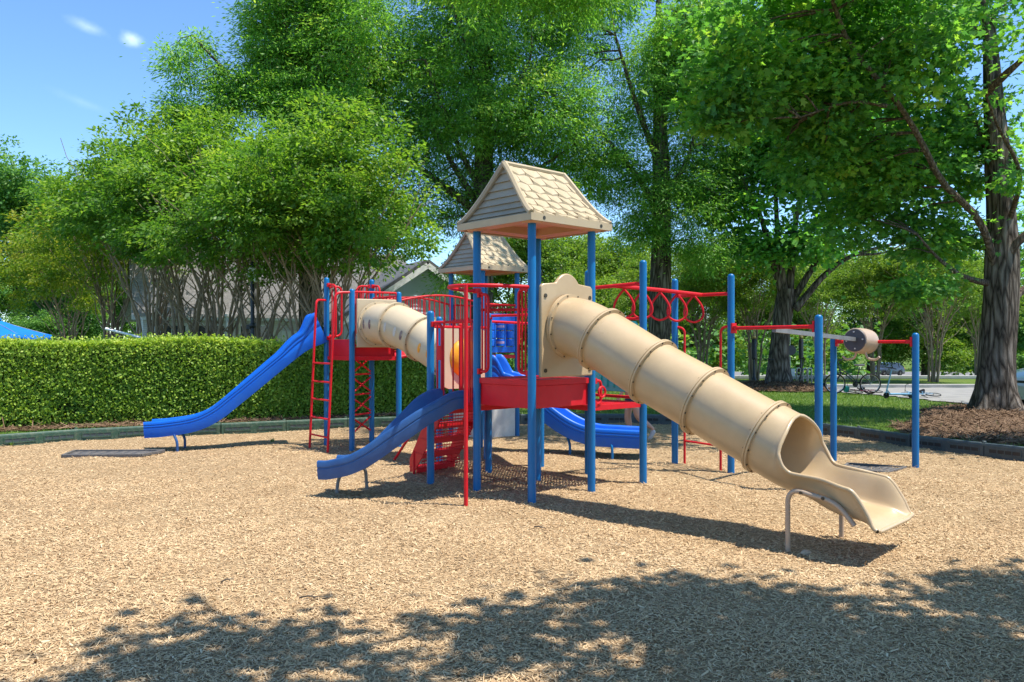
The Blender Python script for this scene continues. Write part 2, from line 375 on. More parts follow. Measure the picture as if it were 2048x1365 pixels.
# ------------------------------------------------------------------ wood chips: slivers with a ridge, thrown all over the bed
def scatter(n,x0,x1,y0,y1,poly,g):
    P=np.column_stack([g.uniform(x0,x1,n),g.uniform(y0,y1,n)]); px=np.array(poly)
    ins=np.zeros(len(P),bool); j=len(px)-1
    for i in range(len(px)):
        (xi,yi),(xj,yj)=px[i],px[j]
        if yi!=yj:
            c=((yi>P[:,1])!=(yj>P[:,1]))&(P[:,0]<(xj-xi)*(P[:,1]-yi)/(yj-yi)+xi); ins^=c
        j=i
    return P[ins]
bedv=np.vectorize(bed)
def slivers(name,P,z,Lm,Wm,H,mat,g,tilt=.28,kind_='stuff'):
    n=len(P); a=g.uniform(0,2*math.pi,n); Ln=Lm*g.lognormal(0,.38,n); Wn=Wm*g.lognormal(0,.35,n); ti=g.normal(0,tilt,n); ro=g.normal(0,.5,n)
    D=np.column_stack([np.cos(a)*np.cos(ti),np.sin(a)*np.cos(ti),np.sin(ti)]); S=np.column_stack([-np.sin(a)*np.cos(ro),np.cos(a)*np.cos(ro),np.sin(ro)]); N=np.cross(D,S)
    C=np.column_stack([P,z+np.abs(np.sin(ti))*Ln*.35+.004]); h=Ln[:,None]/2; w_=Wn[:,None]/2; sk=g.normal(0,.25,n)[:,None]
    a0=C-D*h-S*w_; a1=C+D*h*(1+sk*.3)-S*w_*.7; r0=C-D*h*.9+N*H; r1=C+D*h*.9+N*H; b0=C-D*h*(1+sk*.2)+S*w_*.8; b1=C+D*h+S*w_
    V=np.stack([a0,a1,r1,r0,b0,b1],1).reshape(-1,3); o=np.arange(n)[:,None]*6
    idx=np.concatenate([o+np.array([[0,1,2,3]]),o+np.array([[3,2,5,4]])],1).ravel()
    rn=np.clip(g.beta(2.6,2.2,n),0,1); return tag(raw_mesh(name,V,2*n,4,mat,np.repeat(rn,2),idx=idx),kind=kind_)
g=np.random.default_rng(3); Pall=[]
for y0,y1,dens in ((2.6,5.2,4200),(5.2,7.5,3000),(7.5,10,1700),(10,13,850),(13,17,500)):
    xm=.72*y1+.8; nn=int(dens*(y1-y0)*2*xm); P=scatter(nn,-xm,xm,y0,y1,PLAY,g); P=P[np.abs(P[:,0])<.72*P[:,1]+1.]; Pall.append(P)
P=np.vstack(Pall); slivers('wood_chips',P,bedv(P[:,0],P[:,1]),.026,.006,.0026,M_chip,g)

# ------------------------------------------------------------------ pine straw beds, grass blades, road
def patch(name,poly,z,mat,kind='structure',amp=0.,cell=.3,c=None):
    px=[p[0] for p in poly]; py=[p[1] for p in poly]; mb=MB(); idx={}; 
    gx=np.arange(min(px)-cell,max(px)+2*cell,cell); gy=np.arange(min(py)-cell,max(py)+2*cell,cell)
    def vid(i,j):
        if (i,j) not in idx:
            x,y=gx[i],gy[j]; h=amp*(.5+.5*math.sin(x*2.1+y*1.7))*(.6+.4*math.sin(x*5-y*4))
            if c: h+=c[2]*math.exp(-((x-c[0])**2+(y-c[1])**2)/c[3]**2)
            jx=.1*math.sin(13*x+7*y); jy=.1*math.sin(11*y-5*x)
            idx[i,j]=len(mb.v); mb.v.append((x+jx,y+jy,z+h+terrain(x,y)))
        return idx[i,j]
    for i in range(len(gx)-1):
        for j in range(len(gy)-1):
            if inside(gx[i]+cell/2,gy[j]+cell/2,poly):
                mb.f.append([vid(i,j),vid(i+1,j),vid(i+1,j+1),vid(i,j+1)]); mb.m.append(0); mb.sm.append(True)
    return tag(build(name,mb,mat),kind=kind)
HEDGE=[(-13.2,13.9),(-9.8,15.65),(-7.0,16.9),(-4.4,17.9),(-2.0,19.3),(-1.3,19.7)]         # front foot line
def offs(line,d):
    out=[]
    for i,p in enumerate(line):
        a=Vector(line[max(i-1,0)]); b=Vector(line[min(i+1,len(line)-1)]); t_=(b-a).normalized(); out.append((p[0]-t_.y*d,p[1]+t_.x*d))
    return out
hf=offs(HEDGE,-.42); hb=offs(HEDGE,2.2)
HSTRAW=hf+list(reversed(hb))
T1=(11.25,18.8); T2=(9.75,29.6)
STRAW1=[(7.2,14.6),(8.3,13.2),(9.0,12.0),(10.5,11.2),(14,10.5),(16,13),(16,18),(14.3,20.2),(11.6,20.4),(9.8,19.4),(9.0,17.6),(7.6,16.2)]
STRAW2=[(7.2,28.2),(8.6,27.2),(10.4,27.0),(11.0,27.8),(10.8,29.2),(10.9,30.6),(9.6,31.3),(8.2,31),(7.2,29.8)]
patch('pine_straw_ground',HSTRAW,-.012,M_straw,amp=.03)
patch('pine_straw_ground',STRAW1,-.008,M_straw,amp=.03,c=(*T1,.10,1.9))
patch('pine_straw_ground',STRAW2,-.012,M_straw,amp=.04,c=(*T2,.2,1.5))
for i,(poly,nn) in enumerate(((HSTRAW,16000),(STRAW1,22000),(STRAW2,9000))):
    px=[p[0] for p in poly]; py=[p[1] for p in poly]; P=scatter(nn*2,min(px),max(px),min(py),max(py),poly,g)
    z=np.full(len(P),.012)
    if i==1: z+=.10*np.exp(-((P[:,0]-T1[0])**2+(P[:,1]-T1[1])**2)/1.9**2)
    if i==2: z+=.2*np.exp(-((P[:,0]-T2[0])**2+(P[:,1]-T2[1])**2)/1.5**2)
    slivers('pine_needles',P,z,.17,.014,.004,M_needle,g,tilt=.22)
def blades(P,z,h,wd,g):
    n=len(P); a=g.uniform(0,6.28,n); S=np.column_stack([np.cos(a),np.sin(a),np.zeros(n)])*wd*.5
    lean=g.normal(0,.5,(n,2)); H=h*g.lognormal(0,.3,n); B=np.column_stack([P,z]); Tp=B+np.column_stack([lean*H[:,None],H])
    return np.stack([B-S,B+S,Tp],1).reshape(-1,3)
GV=[]
GR1=[(5.9,15.2),(6.6,13.6),(7.0,12.7),(7.6,11.9),(8.5,10.6),(10.5,8.5),(16,9),(16,21),(12.3,21.4),(11.6,25),(10.6,27.4),(9,27.4),(7,29),(4,31),(0,32),(0,17.6),(2.6,17.2),(4.6,16.6)]
P=scatter(90000,0,16,8.5,32,GR1,g); ins1=np.array([inside(x,y,STRAW1) and RNG.random()<(.95 if (x-T1[0])**2+(y-T1[1])**2<9 else .58) for x,y in P]); P=P[~ins1]; GV.append(blades(P,np.full(len(P),-.03),.055,.016,g))
GR2=BORDER[:11]; GR2=[(x-.1,y+.14) for x,y in GR2]+list(reversed([(x,y) for x,y in offs(HEDGE,-.30)]))
P=scatter(60000,-14,1,9,20,GR2,g); GV.append(blades(P,np.full(len(P),-.03),.05,.013,g))
V=np.vstack(GV); tag(raw_mesh('grass',V,len(V)//3,3,M_blade,g.random(len(V)//3)),kind='stuff')
ROAD=[(10.3,29.4),(10.6,27.8),(11.6,25.2),(12.4,21.8),(15,18.6),(26,16),(60,14),(60,29.4)]
patch('driveway',ROAD,.0,M_road,cell=.25)
mb=MB()
for p,q in (((10.0,29.62),(60,29.62)),((-6,37.0),(60,37.0))): mb.beam((*p,.045),(*q,.045),.16,.15)
tag(build('kerb',mb,M_kerb,bevel=.02),kind='structure')
patch('road',[(-60,91),(-60,114),(150,114),(150,91)],.06,M_asphalt,cell=2.)
mb=MB()
mb.beam((-60,90.8,-2.58),(150,90.8,-2.58),.3,.16)
tag(build('kerb',mb,M_kerb),kind='structure')
patch('road',[(12,39.5),(12,45),(60,45),(60,39.5)],.01,M_asphalt,cell=.5)
# ================================================================== the play structure
M_blue=surf('blue_paint',(.001,.14,.37),(.001,.12,.33),scale=4,rough=.36,spec=.4,dust=(.015,.14,.32))
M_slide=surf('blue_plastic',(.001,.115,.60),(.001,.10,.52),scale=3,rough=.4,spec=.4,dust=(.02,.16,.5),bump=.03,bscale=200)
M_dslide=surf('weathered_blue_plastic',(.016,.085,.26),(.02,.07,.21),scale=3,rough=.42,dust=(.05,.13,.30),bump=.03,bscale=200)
M_red=surf('red_paint',(.66,.012,.022),(.58,.009,.017),scale=4,rough=.42,spec=.25,dust=(.5,.025,.03))
M_tan=surf('tan_plastic',(.51,.375,.22),(.455,.325,.18),scale=2.2,rough=.30,dust=(.42,.30,.18),bump=.035,bscale=240)
M_cream=surf('cream_plastic',(.58,.47,.31),(.53,.42,.27),scale=2.2,rough=.4,dust=(.55,.42,.26),bump=.03,bscale=240)
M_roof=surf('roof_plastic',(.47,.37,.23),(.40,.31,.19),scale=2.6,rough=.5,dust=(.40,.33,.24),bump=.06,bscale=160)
M_roofg=surf('shaded_roof_plastic',(.38,.325,.245),(.27,.235,.18),scale=2.,rough=.6,dust=(.36,.33,.28),bump=.08,bscale=90)  # darker copy of the roof plastic: gable-side shade put into the colour
M_under=surf('roof_underside',(.58,.36,.24),(.52,.32,.21),scale=2,rough=.6)
M_bolt=surf('bolt_steel',(.10,.085,.06),(.05,.04,.03),scale=20,rough=.45,metal=.6)
M_leg=surf('tan_paint',(.46,.34,.24),(.40,.29,.2),scale=5,rough=.4)
M_grey=surf('grey_metal',(.24,.24,.24),(.17,.17,.17),scale=6,rough=.5,metal=.2)
M_dark=surf('dark_grey_plastic',(.07,.065,.07),(.05,.05,.055),scale=8,rough=.5)
M_teal=surf('teal_plastic',(.04,.70,.60),(.035,.60,.52),scale=3,rough=.4)
M_amber=surf('amber_plastic',(.90,.40,.03),(.80,.32,.02),scale=2,rough=.25)
M_white=surf('pale_panel',(.60,.57,.52),(.53,.50,.46),scale=3,rough=.5,dust=(.4,.36,.3))
M_pink=surf('tile_print_rose',(.42,.25,.38),(.25,.22,.45),scale=30,rough=.4)
ROOT=(.2,9.6,0.)
play=thing('play_structure',ROOT,'red and blue playground climber with tan roofs, tube slide and three open slides','play structure')
def part(name,mb,mat,par=None,label=None,bevel=0.,angle=38,merge=False):
    o=build(name,mb,mat,par or play,ROOT,bevel,angle,merge=merge)
    if label: o['label']=label
    return o
PF,PL,PR,PB=(.208,8.46),(-.394,9.10),(.894,9.10),(.307,9.75)
PE,PG,PJ,PI,PH=(-.97,9.63),(-.30,10.35),(1.565,9.65),(.97,10.3),(.39,10.9)
PK,PM,P2=(2.25,11.17),(2.82,10.41),(-.985,10.95)
PN,PO,PQ=(3.49,9.2),(4.573,11.5),(5.4,10.82)
LA,LB,LC,LD=(-3.05,13.3),(-2.5,12.63),(-2.37,13.66),(-1.82,13.0)
NF,NL,NR,NB=(-.51,14.0),(-1.10,14.6),(.09,14.5),(-.5,15.15)
ROOF1Z,ROOF2Z=2.985,2.975
def post(p,top,base=-.12):
    mb=MB(); r=.0445
    mb.lathe([(r,base),(r,top-.04),(r*.93,top-.022),(r*.72,top-.008),(r*.3,top)],(p[0],p[1],0),n=18); return part('post',mb,M_blue)
for p in (PF,PL,PR,PB): post(p,ROOF1Z)
for p in (NF,NL,NR,NB): post(p,ROOF2Z)
for p,h in ((PE,2.06),(P2,2.03),(PG,2.06),(PJ,2.665),(PI,2.6),(PH,1.95),(PK,2.56),(PM,2.565),(PN,2.0),(PO,1.765),(PQ,1.81),(LA,2.745),(LB,2.515),(LC,2.74),(LD,2.49)): post(p,h)
v3=lambda p,z: Vector((p[0],p[1],z))
mid=lambda p,q: ((p[0]+q[0])/2,(p[1]+q[1])/2)
def outn(p,q,c):
    """unit normal of edge pq pointing away from c"""
    n=Vector((q[1]-p[1],-(q[0]-p[0]))).normalized(); m=Vector(mid(p,q))-Vector(c)
    return n if n.dot(m)>0 else -n
def sst(x): x=min(max(x,0),1); return x*x*(3-2*x)
# ---- perforated decks
def deck(poly,z,label=None):
    n=len(poly); mb=MB(); c=Vector((sum(p[0] for p in poly)/n,sum(p[1] for p in poly)/n)); ins=[c+(Vector(p)-c)*.965 for p in poly]
    for i in range(n): mb.beam(v3(ins[i],z-.027),v3(ins[(i+1)%n],z-.027),.035,.06)
    a,b=Vector(ins[1])-Vector(ins[0]),Vector(ins[-1])-Vector(ins[0])
    if n==4:
        d=Vector(ins[2])-Vector(ins[1]); k=int(a.length/.048)
        for i in range(1,k):
            t=i/k; mb.beam(v3(Vector(ins[0])+a*t,z-.003),v3(Vector(ins[3])+(Vector(ins[2])-Vector(ins[3]))*t,z-.003),.027,.006)
        k=int(b.length/.048)
        for i in range(1,k):
            t=i/k; mb.beam(v3(Vector(ins[0])+b*t,z-.0065),v3(Vector(ins[1])+d*t,z-.0065),.027,.006)
    else: mb.prism([(p.x,p.y) for p in [Vector(q) for q in ins]],(0,0,z-.01),(1,0,0),(0,1,0),.008)
    o=part('deck',mb,M_red,label=label)
    return o
ZU,ZL,ZT=1.285,.97,1.45
deck((PF,PR,PB,PL),ZU); deck((PL,PB,PG,PE),ZL); deck((PR,PJ,PI,PB),ZL); deck((PB,PI,PH,PG),ZL)
deck((LB,LD,LC,LA),ZT); deck((NF,NR,NB,NL),ZT)
H2=(-.36,11.55); deck((PG,PH,H2,P2),ZL)
PS,PT=(-.02,12.25),(-.50,12.75); deck((PH,PS,PT,H2),ZL+.02)
post(PT,1.75); post(H2,1.9)
def plate(p,q,z0,z1,out=.02,c=None,inset=.05):
    p,q=Vector(p),Vector(q); d=(q-p).normalized()*inset; n=outn(p,q,c)*out if c else Vector((0,0))
    mb=MB(); a,b=p+d+n,q-d+n; mb.beam(v3(a,(z0+z1)/2),v3(b,(z0+z1)/2),.014,z1-z0)
    return part('kick_plate',mb,[M_red,M_bolt],bevel=.004)
C1=(.25,9.1); plate(PF,PL,.985,1.225,-.03,C1); plate(PF,PR,.985,1.225,-.03,C1); plate(PL,PB,.985,1.225,0,C1); plate(PB,PR,.985,1.225,0,C1)
C2=(-2.43,13.15); plate(LA,LB,1.455,1.725,-.02,C2); plate(LB,LD,1.455,1.60,-.06,C2)
# ---- barriers, hoops and rails
def barrier(p,q,z0,z1,n,rise=0.,r=.0165,inset=.06,out=0.,c=None,foot=True):
    p,q=Vector(p),Vector(q); d=(q-p).normalized(); nn=outn(p,q,c)*out if c else Vector((0,0)); a,b=p+d*inset+nn,q-d*inset+nn; mb=MB(); k=13
    arc=[v3(a.lerp(b,i/(k-1)),z1+rise*math.sin(math.pi*i/(k-1))) for i in range(k)]
    if foot: top=[v3(a,z0)]+arc+[v3(b,z0)]; mb.pipe(top,r,.06,8); mb.tube([v3(a,z0+.03),v3(b,z0+.03)],r,8)
    else:
        mb.tube(arc,r,8)
        if n: mb.tube([Vector((x.x,x.y,x.z-(z1-z0))) for x in arc],r,8)
    for i in range(1,n+1):
        t=i/(n+1); s=a.lerp(b,t); zz=rise*math.sin(math.pi*t); mb.tube([v3(s,z0+.03+(0 if foot else zz)),v3(s,z1+zz)],r*.62,6)
    for e,s in ((p,a),(q,b)): mb.tube([v3(e+nn*.0,z1-.03),v3(s,z1-.03)],r,6)
    return part('guardrail',mb,M_red)
def hoop(p,u,z0,z1,w,r=.017,pick=1,ret=True):
    """C-shaped grab loop on a post: leaves the post at z1, drops at distance w, returns at z0"""
    u=Vector((*u,0)).normalized(); P=Vector((*p,0)); a=P+u*.04; b=P+u*w; mb=MB()
    mb.pipe([a+Vector((0,0,z1)),b+Vector((0,0,z1)),b+Vector((0,0,z0)),a+Vector((0,0,z0))] if ret else [a+Vector((0,0,z1)),b+Vector((0,0,z1)),b+Vector((0,0,z0))],r,.1,9)
    for i in range(pick):
        s=P+u*(.04+(w-.04)*(i+1)/(pick+1)); mb.tube([s+Vector((0,0,z0)),s+Vector((0,0,z1))],r*.65,6)
    for z in (z0,z1): mb.beam(P+u*.036+Vector((0,0,z)),P+u*.062+Vector((0,0,z)),.06,.062)
    return part('grab_loop',mb,M_red)
fl=Vector(PL)-Vector(PF); fr=Vector(PR)-Vector(PF)
hoop(PL,-fl,1.36,2.22,.19,pick=2); hoop(PF,fl,1.36,2.25,.20,pick=2)
# fire pole with its ring
mb=MB(); pole=Vector((-.47,8.25,0)); mb.tube([pole+Vector((0,0,-.12)),pole+Vector((0,0,2.27))],.0215,12)
part('fire_pole',mb,M_red)
mb=MB(); nfl=outn(PF,PL,C1); a,b=Vector(PF),Vector(PL)
ring=[v3(a,2.265)]+[v3(a.lerp(b,.08)+nfl*.22,2.268),v3(a.lerp(b,.22)+nfl*.48,2.27),v3(a.lerp(b,.5)+nfl*.62,2.272),v3(a.lerp(b,.78)+nfl*.56,2.27),v3(a.lerp(b,.96)+nfl*.3,2.265)]+[v3(b,2.26)]
mb.tube([Vector(x) for x in spline(ring,34)],.0205,10)
for q in (PL,): mb.lathe([(.050,2.235),(.050,2.29)],(q[0],q[1],0),n=14)
part('pole_ring',mb,M_red)
# lower-deck rails
barrier(PE,PL,ZL+.02,1.92,3,inset=.07,foot=False)
hoop(PE,Vector(PL)-Vector(PE),ZL+.02,1.9,.2,pick=1); hoop(PL,Vector(PE)-Vector(PL),ZL+.02,1.85,.12,pick=1)
mb=MB(); s=Vector(PE)+(Vector(PL)-Vector(PE))*.16; mb.beam((s.x,s.y,1.56),(s.x+.06,s.y-.05,1.56),.05,.17); part('bracket',mb,M_red,bevel=.006)
barrier(PE,PG,ZL+.02,1.9,2,inset=.5); barrier(PB,PG,1.98,2.02,0,foot=False)
barrier(H2,PT,ZL+.02,1.75,8,inset=.05)
for a_,b_,za,zb_ in ((PB,PL,2.08,2.05),(PG,PH,1.95,1.93)): mb=MB(); mb.tube([v3(a_,za),v3(b_,zb_)],.0165,8); part('cross_rail',mb,M_red)
hoop(PR,Vector(PJ)-Vector(PR),ZL+.02,1.25,.15,pick=0)
# ---- left tower
hoop(LA,Vector(LC)-Vector(LA),1.78,2.60,.25,pick=1); hoop(LC,Vector(LA)-Vector(LC),1.78,2.62,.26,pick=3); hoop(LC,Vector(LD)-Vector(LC),1.78,2.62,.26,pick=1)
hoop(LA,Vector(LB)-Vector(LA)+Vector((.25,.1)),1.75,2.62,.22,pick=1)
barrier(LB,LD,1.6,2.47,5,inset=.04); barrier(LC,LD,1.5,2.42,6,inset=.05)
# bridge to the far tower
def arch(p,q,z,rise,k=12): return [v3(Vector(p).lerp(Vector(q),i/(k-1)),z+rise*math.sin(math.pi*i/(k-1))) for i in range(k)]
mb=MB(); A=arch(LD,NF,ZT-.01,.09,14); B=arch(LC,NL,ZT-.01,.09,14)
for i in range(13):
    a0,a1,b0,b1=A[i],A[i+1],B[i],B[i+1]; e=.06
    mb.add([a0.lerp(a1,e),a0.lerp(a1,1-e),b0.lerp(b1,1-e),b0.lerp(b1,e)]+[x-Vector((0,0,.03)) for x in (a0.lerp(a1,e),a0.lerp(a1,1-e),b0.lerp(b1,1-e),b0.lerp(b1,e))],[(0,1,2,3),(7,6,5,4),(0,4,5,1),(1,5,6,2),(2,6,7,3),(3,7,4,0)])
mb.tube(A,.03,8); mb.tube(B,.03,8); part('bridge',mb,M_red)
barrier(LD,NF,ZT+.12,2.36,14,rise=.10,inset=.05,foot=False); barrier(LC,NL,ZT+.12,2.36,14,rise=.10,inset=.05,foot=False)
barrier(NF,NL,ZT+.02,2.1,0,inset=.36,foot=False); barrier(NL,NB,ZT+.02,2.35,6); barrier(NB,NR,ZT+.02,2.35,6)
mb=MB(); mb.tube([v3(NF,2.34),v3(NR,2.34)],.02,8); part('cross_rail',mb,M_red)
# ---- leaning ladder of the left tower
def ladder(p0,q0,z,step,n,p1=None,q1=None,rung=.013,r=.0175):
    mb=MB(); p1=p1 or p0; q1=q1 or q0
    return mb
mb=MB(); a0,b0=Vector((-3.25,12.97,-.1)),Vector((-2.84,12.44,-.1)); a1,b1=Vector((-3.14,12.97,2.36)),Vector((-2.73,12.46,2.36))
mb.pipe([a0,a1,v3(LA,2.37)],.0185,.09,9); mb.pipe([b0,b1+Vector((0,0,.09)),v3(LB,2.46)],.0185,.12,9)
for z in (.21,.49,.78,1.06,1.35):
    t=(z+.1)/2.46; mb.tube([a0.lerp(a1,t),b0.lerp(b1,t)],.0145,8)
part('ladder',mb,M_red,label='red rung ladder beside the long blue slide')
mb=MB(); xa,xb=Vector((-2.61,13.17,0)),Vector((LC[0],LC[1],0))
for i in range(4):
    z=.18+i*.33
    mb.tube([xa+Vector((0,0,z)),xb+Vector((0,0,z+.27))],.015,8); mb.tube([xb+Vector((0,0,z)),xa+Vector((0,0,z+.27))],.015,8); mb.tube([xa+Vector((0,0,z+.31)),xb+Vector((0,0,z+.31))],.015,8)
mb.tube([xa+Vector((0,0,-.1)),xa+Vector((0,0,1.42))],.0175,8); part('cross_climber',mb,M_red)
for a_,b_ in (((-1.30,10.75,-.1),(-1.02,9.95,1.02)),((-1.75,11.6,-.1),(-1.0,10.9,1.0))): mb=MB(); mb.tube([a_,b_],.0185,8); part('brace',mb,M_red)
# ---- perforated steps
mb=MB(); e0,e1=Vector(PE),Vector(PG); e0,e1=e0.lerp(e1,.17),e0.lerp(e1,.83); out=Vector((-.40,.56)); mb.mi=0
for i in range(5):
    t=(i+.4)/5; z=.97*(1-t)-.03; s0=e0+out*t; s1=e1+out*t; dp=out.normalized()*.2
    for k in range(15):
        a=s0.lerp(s1,k/14); mb.beam(v3(a,z),v3(a+dp,z),.016,.006)
    for k in range(6):
        o_=dp*(k/5); mb.beam(v3(s0+o_,z-.004),v3(s1+o_,z-.004),.014,.006)
    for k in range(15):
        a=s0.lerp(s1,k/14); mb.beam(v3(a,z-.05),v3(a,z-.165),.016,.005,up=(1,0,0))
    for k in range(4): mb.beam(v3(s0,z-.05-k*.038),v3(s1,z-.05-k*.038),.006,.014)
    mb.beam(v3(s0,z-.02),v3(s1,z-.02),.02,.045)
st=part('steps',mb,M_red,label='red perforated metal steps rising to the lower deck')
for s in (e0,e1):
    mb=MB(); o3=Vector((*out,0)); a=v3(s,.97); b=v3(s+out*1.12,.02)
    mb.prism([(0,0),(0,-.22),(.98,-.96),(1.15,-.96),(1.15,-.80),(.25,0)],v3(s,.985)-Vector((0,0,0)),o3,(0,0,1),.012); part('stringer',mb,M_red,st)
    mb=MB(); q=s+out*.98; mb.tube([v3(q,-.12),v3(q,.3)],.018,8); part('leg',mb,M_red,st)
# ---- roofs
def roof(F,L,R_,B,z,main):
    F,L,R_,B=[Vector(p) for p in (F,L,R_,B)]; ua=((R_-F)+(B-L)).normalized(); ub=((L-F)+(B-R_)).normalized(); c=(F+L+R_+B)/4
    ha=((R_-F).length+(B-L).length)/4; hb=((L-F).length+(B-R_).length)/4; ov=.148
    P=lambda a,b,zz: c.to_3d()*1+Vector((*(ua*a+ub*b),zz))
    Ea,Eb=ha+ov,hb+ov; rl=ha*.98; H=.62; z0=z+.02
    mb=MB()   # tiled slopes as one shell with raised shingle courses
    prof=lambda s:(s**.90)  # s 0 at ridge .. 1 at eave -> outward fraction
    hz=lambda s:H*(1-s)**1.32
    aw=lambda s: rl+(Ea-rl)*s**1.15
    def S(side,u,s,lift=0.):
        return P(aw(s)*u,side*Eb*prof(s),z0+hz(s)+lift)
    for side in (-1,1):
        n=14
        for i in range(n):
            vs=[];
            mb.add([S(side,-1,i/n),S(side,1,i/n),S(side,1,(i+1)/n),S(side,-1,(i+1)/n)],[(0,1,2,3) if side<0 else (3,2,1,0)])
        rows=7; gg=random.Random(5)
        for r in range(rows):
            s0,s1=r/rows,(r+1)/rows-.004; nc=4+(r+1)//2; off=(r%2)*.5
            edges=[-0.965]+[(-1+2*(k+off)/nc) for k in range(nc+1) if -.93<-1+2*(k+off)/nc<.93]+[.965]
            for k in range(len(edges)-1):
                u0,u1=edges[k]+.004,edges[k+1]-.004; um=(u0+u1)/2; j=gg.uniform(-.012,.014); tl=gg.uniform(.024,.042); t2=tl*gg.uniform(.4,.8)
                top=[S(side,u0,s0+.001,.003),S(side,um,s0+.001,.004),S(side,u1,s0+.001,.003)]
                bot=[S(side,u0,min(1,s1+j*.5),tl),S(side,um,min(1,s1+j+.03),tl*.55),S(side,u1,min(1,s1+j*.3),t2)]
                low=[S(side,u0,min(1,s1+j*.5),-.002),S(side,um,min(1,s1+j+.03),-.002),S(side,u1,min(1,s1+j*.3),-.002)]
                V=top+bot+low; f=[(0,1,4,3),(1,2,5,4),(3,4,7,6),(4,5,8,7),(0,3,6),(2,8,5)]
                mb.add(V,f if side>0 else [tuple(reversed(q)) for q in f])
    o=part('roof',mb,M_roof,label='tan shingled roof over the tube slide tower' if main else 'tan shingled roof of the far tower, partly shaded')
    for e in (-1,1):   # gable ends with lapped boards
        mb=MB(); n=8
        for i in range(n):
            s0,s1=i/n,(i+1)/n; w0,w1=Eb*prof(s0)*.985,Eb*prof(s1)*.985; lap=.022
            A0=P(e*(aw(s0)-.035),-w0,z0+hz(s0)); A1=P(e*(aw(s0)-.035),w0,z0+hz(s0)); B0=P(e*(aw(s1)-.035+lap),-w1,z0+hz(s1)); B1=P(e*(aw(s1)-.035+lap),w1,z0+hz(s1))
            C0=P(e*(aw(s1)-.035),-w1,z0+hz(s1)); C1_=P(e*(aw(s1)-.035),w1,z0+hz(s1))
            f=[(0,1,3,2),(2,3,5,4)]; mb.add([A0,A1,B0,B1,C0,C1_],f if e<0 else [tuple(reversed(q)) for q in f])
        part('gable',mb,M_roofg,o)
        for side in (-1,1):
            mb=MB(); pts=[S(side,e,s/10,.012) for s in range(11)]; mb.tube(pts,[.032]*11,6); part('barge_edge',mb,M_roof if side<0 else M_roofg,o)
    mb=MB(); mb.tube([P(-rl-.02,0,z0+H+.008),P(rl+.02,0,z0+H+.008)],.03,8); part('ridge',mb,M_roof,o)
    mb=MB()
    for a,b in (((-Ea,-Eb),(Ea,-Eb)),((Ea,-Eb),(Ea,Eb)),((Ea,Eb),(-Ea,Eb)),((-Ea,Eb),(-Ea,-Eb))):
        d=(Vector(b)-Vector(a)).normalized()*.014
        mb.beam(P(a[0],a[1],z0-.03)-(ua*d.x+ub*d.y).to_3d(),P(b[0],b[1],z0-.03)+(ua*d.x+ub*d.y).to_3d(),.03,.075)
    FB=mb
    mb=MB(); E1,E2=Ea-.02,Eb-.02; I1,I2=Ea*.62,Eb*.62; zu=z0-.055
    O=[P(-E1,-E2,zu),P(E1,-E2,zu),P(E1,E2,zu),P(-E1,E2,zu)]; I=[P(-I1,-I2,zu),P(I1,-I2,zu),P(I1,I2,zu),P(-I1,I2,zu)]; U=[v+Vector((0,0,.08)) for v in I]
    for k in range(4):
        l=(k+1)%4; mb.add([O[k],O[l],I[l],I[k]],[(3,2,1,0)]); mb.add([I[k],I[l],U[l],U[k]],[(3,2,1,0)])
    mb.add(U,[(3,2,1,0)])
    for q in (F,L,R_,B): mb.lathe([(.10,zu-.02),(.12,zu+.004)],(q.x,q.y,0),n=16)
    part('ceiling',mb,M_under,o)
    mb=FB; mb.mi=1
    for a in (-.72*Ea,.72*Ea):
        for side in (-1,1):
            p=P(a,side*(Eb+.012),z0-.03); nn=Vector((*(ub*side),0)); mb.lathe([(.02,-.002),(.02,.006)],p,nn,12)
    part('fascia',mb,[M_roof,M_bolt],o)
roof(PF,PL,PR,PB,ROOF1Z,True); roof(NF,NL,NR,NB,ROOF2Z,False)
# ---- the big tube slide
T0=Vector((.55,8.78)); TD=Vector((.721,-.693)).normalized(); TS=Vector((-TD.y,TD.x))      # TS: to the far/right side
zpts=[(-.02,1.868),(.25,1.835),(.542,1.715),(1.172,1.395),(1.744,1.135),(2.362,.853),(2.62,.755),(2.85,.69)]
def tz(t):
    for i in range(len(zpts)-1):
        if t<=zpts[i+1][0]: break
    p=[zpts[max(i-1,0)],zpts[i],zpts[i+1],zpts[min(i+2,len(zpts)-1)]]; u=(t-p[1][0])/(p[2][0]-p[1][0])
    m1=(p[2][1]-p[0][1])/(p[2][0]-p[0][0]); m2=(p[3][1]-p[1][1])/(p[3][0]-p[1][0]); h=p[2][0]-p[1][0]
    return (2*u**3-3*u*u+1)*p[1][1]+(u**3-2*u*u+u)*h*m1+(-2*u**3+3*u*u)*p[2][1]+(u**3-u*u)*h*m2
def tframe(t):
    c=Vector((*(T0+TD*t),tz(t))); a=(tz(t+.03)-tz(t-.03))/.06; ax=Vector((TD.x,TD.y,a)).normalized(); sd=Vector((*TS,0)); up=sd.cross(ax)*-1
    if up.z<0: up=-up
    return c,ax,sd,up
TR=.312; mb=MB(); flg=[.095,.542,1.172,1.744,2.362]; n=40
ts=[0,.05]+[x for i in range(len(flg)-1) for x in np.linspace(flg[i],flg[i+1],9)[1:]]
for inner in (0,1):
    rings=[]
    for t in ts:
        c,ax,sd,up=tframe(float(t)); r=TR-(.012 if inner else 0)
        rings.append([c+(sd*math.sin(2*math.pi*k/n)-up*math.cos(2*math.pi*k/n))*r for k in range(n)])
    mb.loft(rings if inner==0 else rings[::-1],True,(False,False))
tube=part('tube_slide',mb,M_tan,label='tan enclosed tube slide curving down to an open chute')
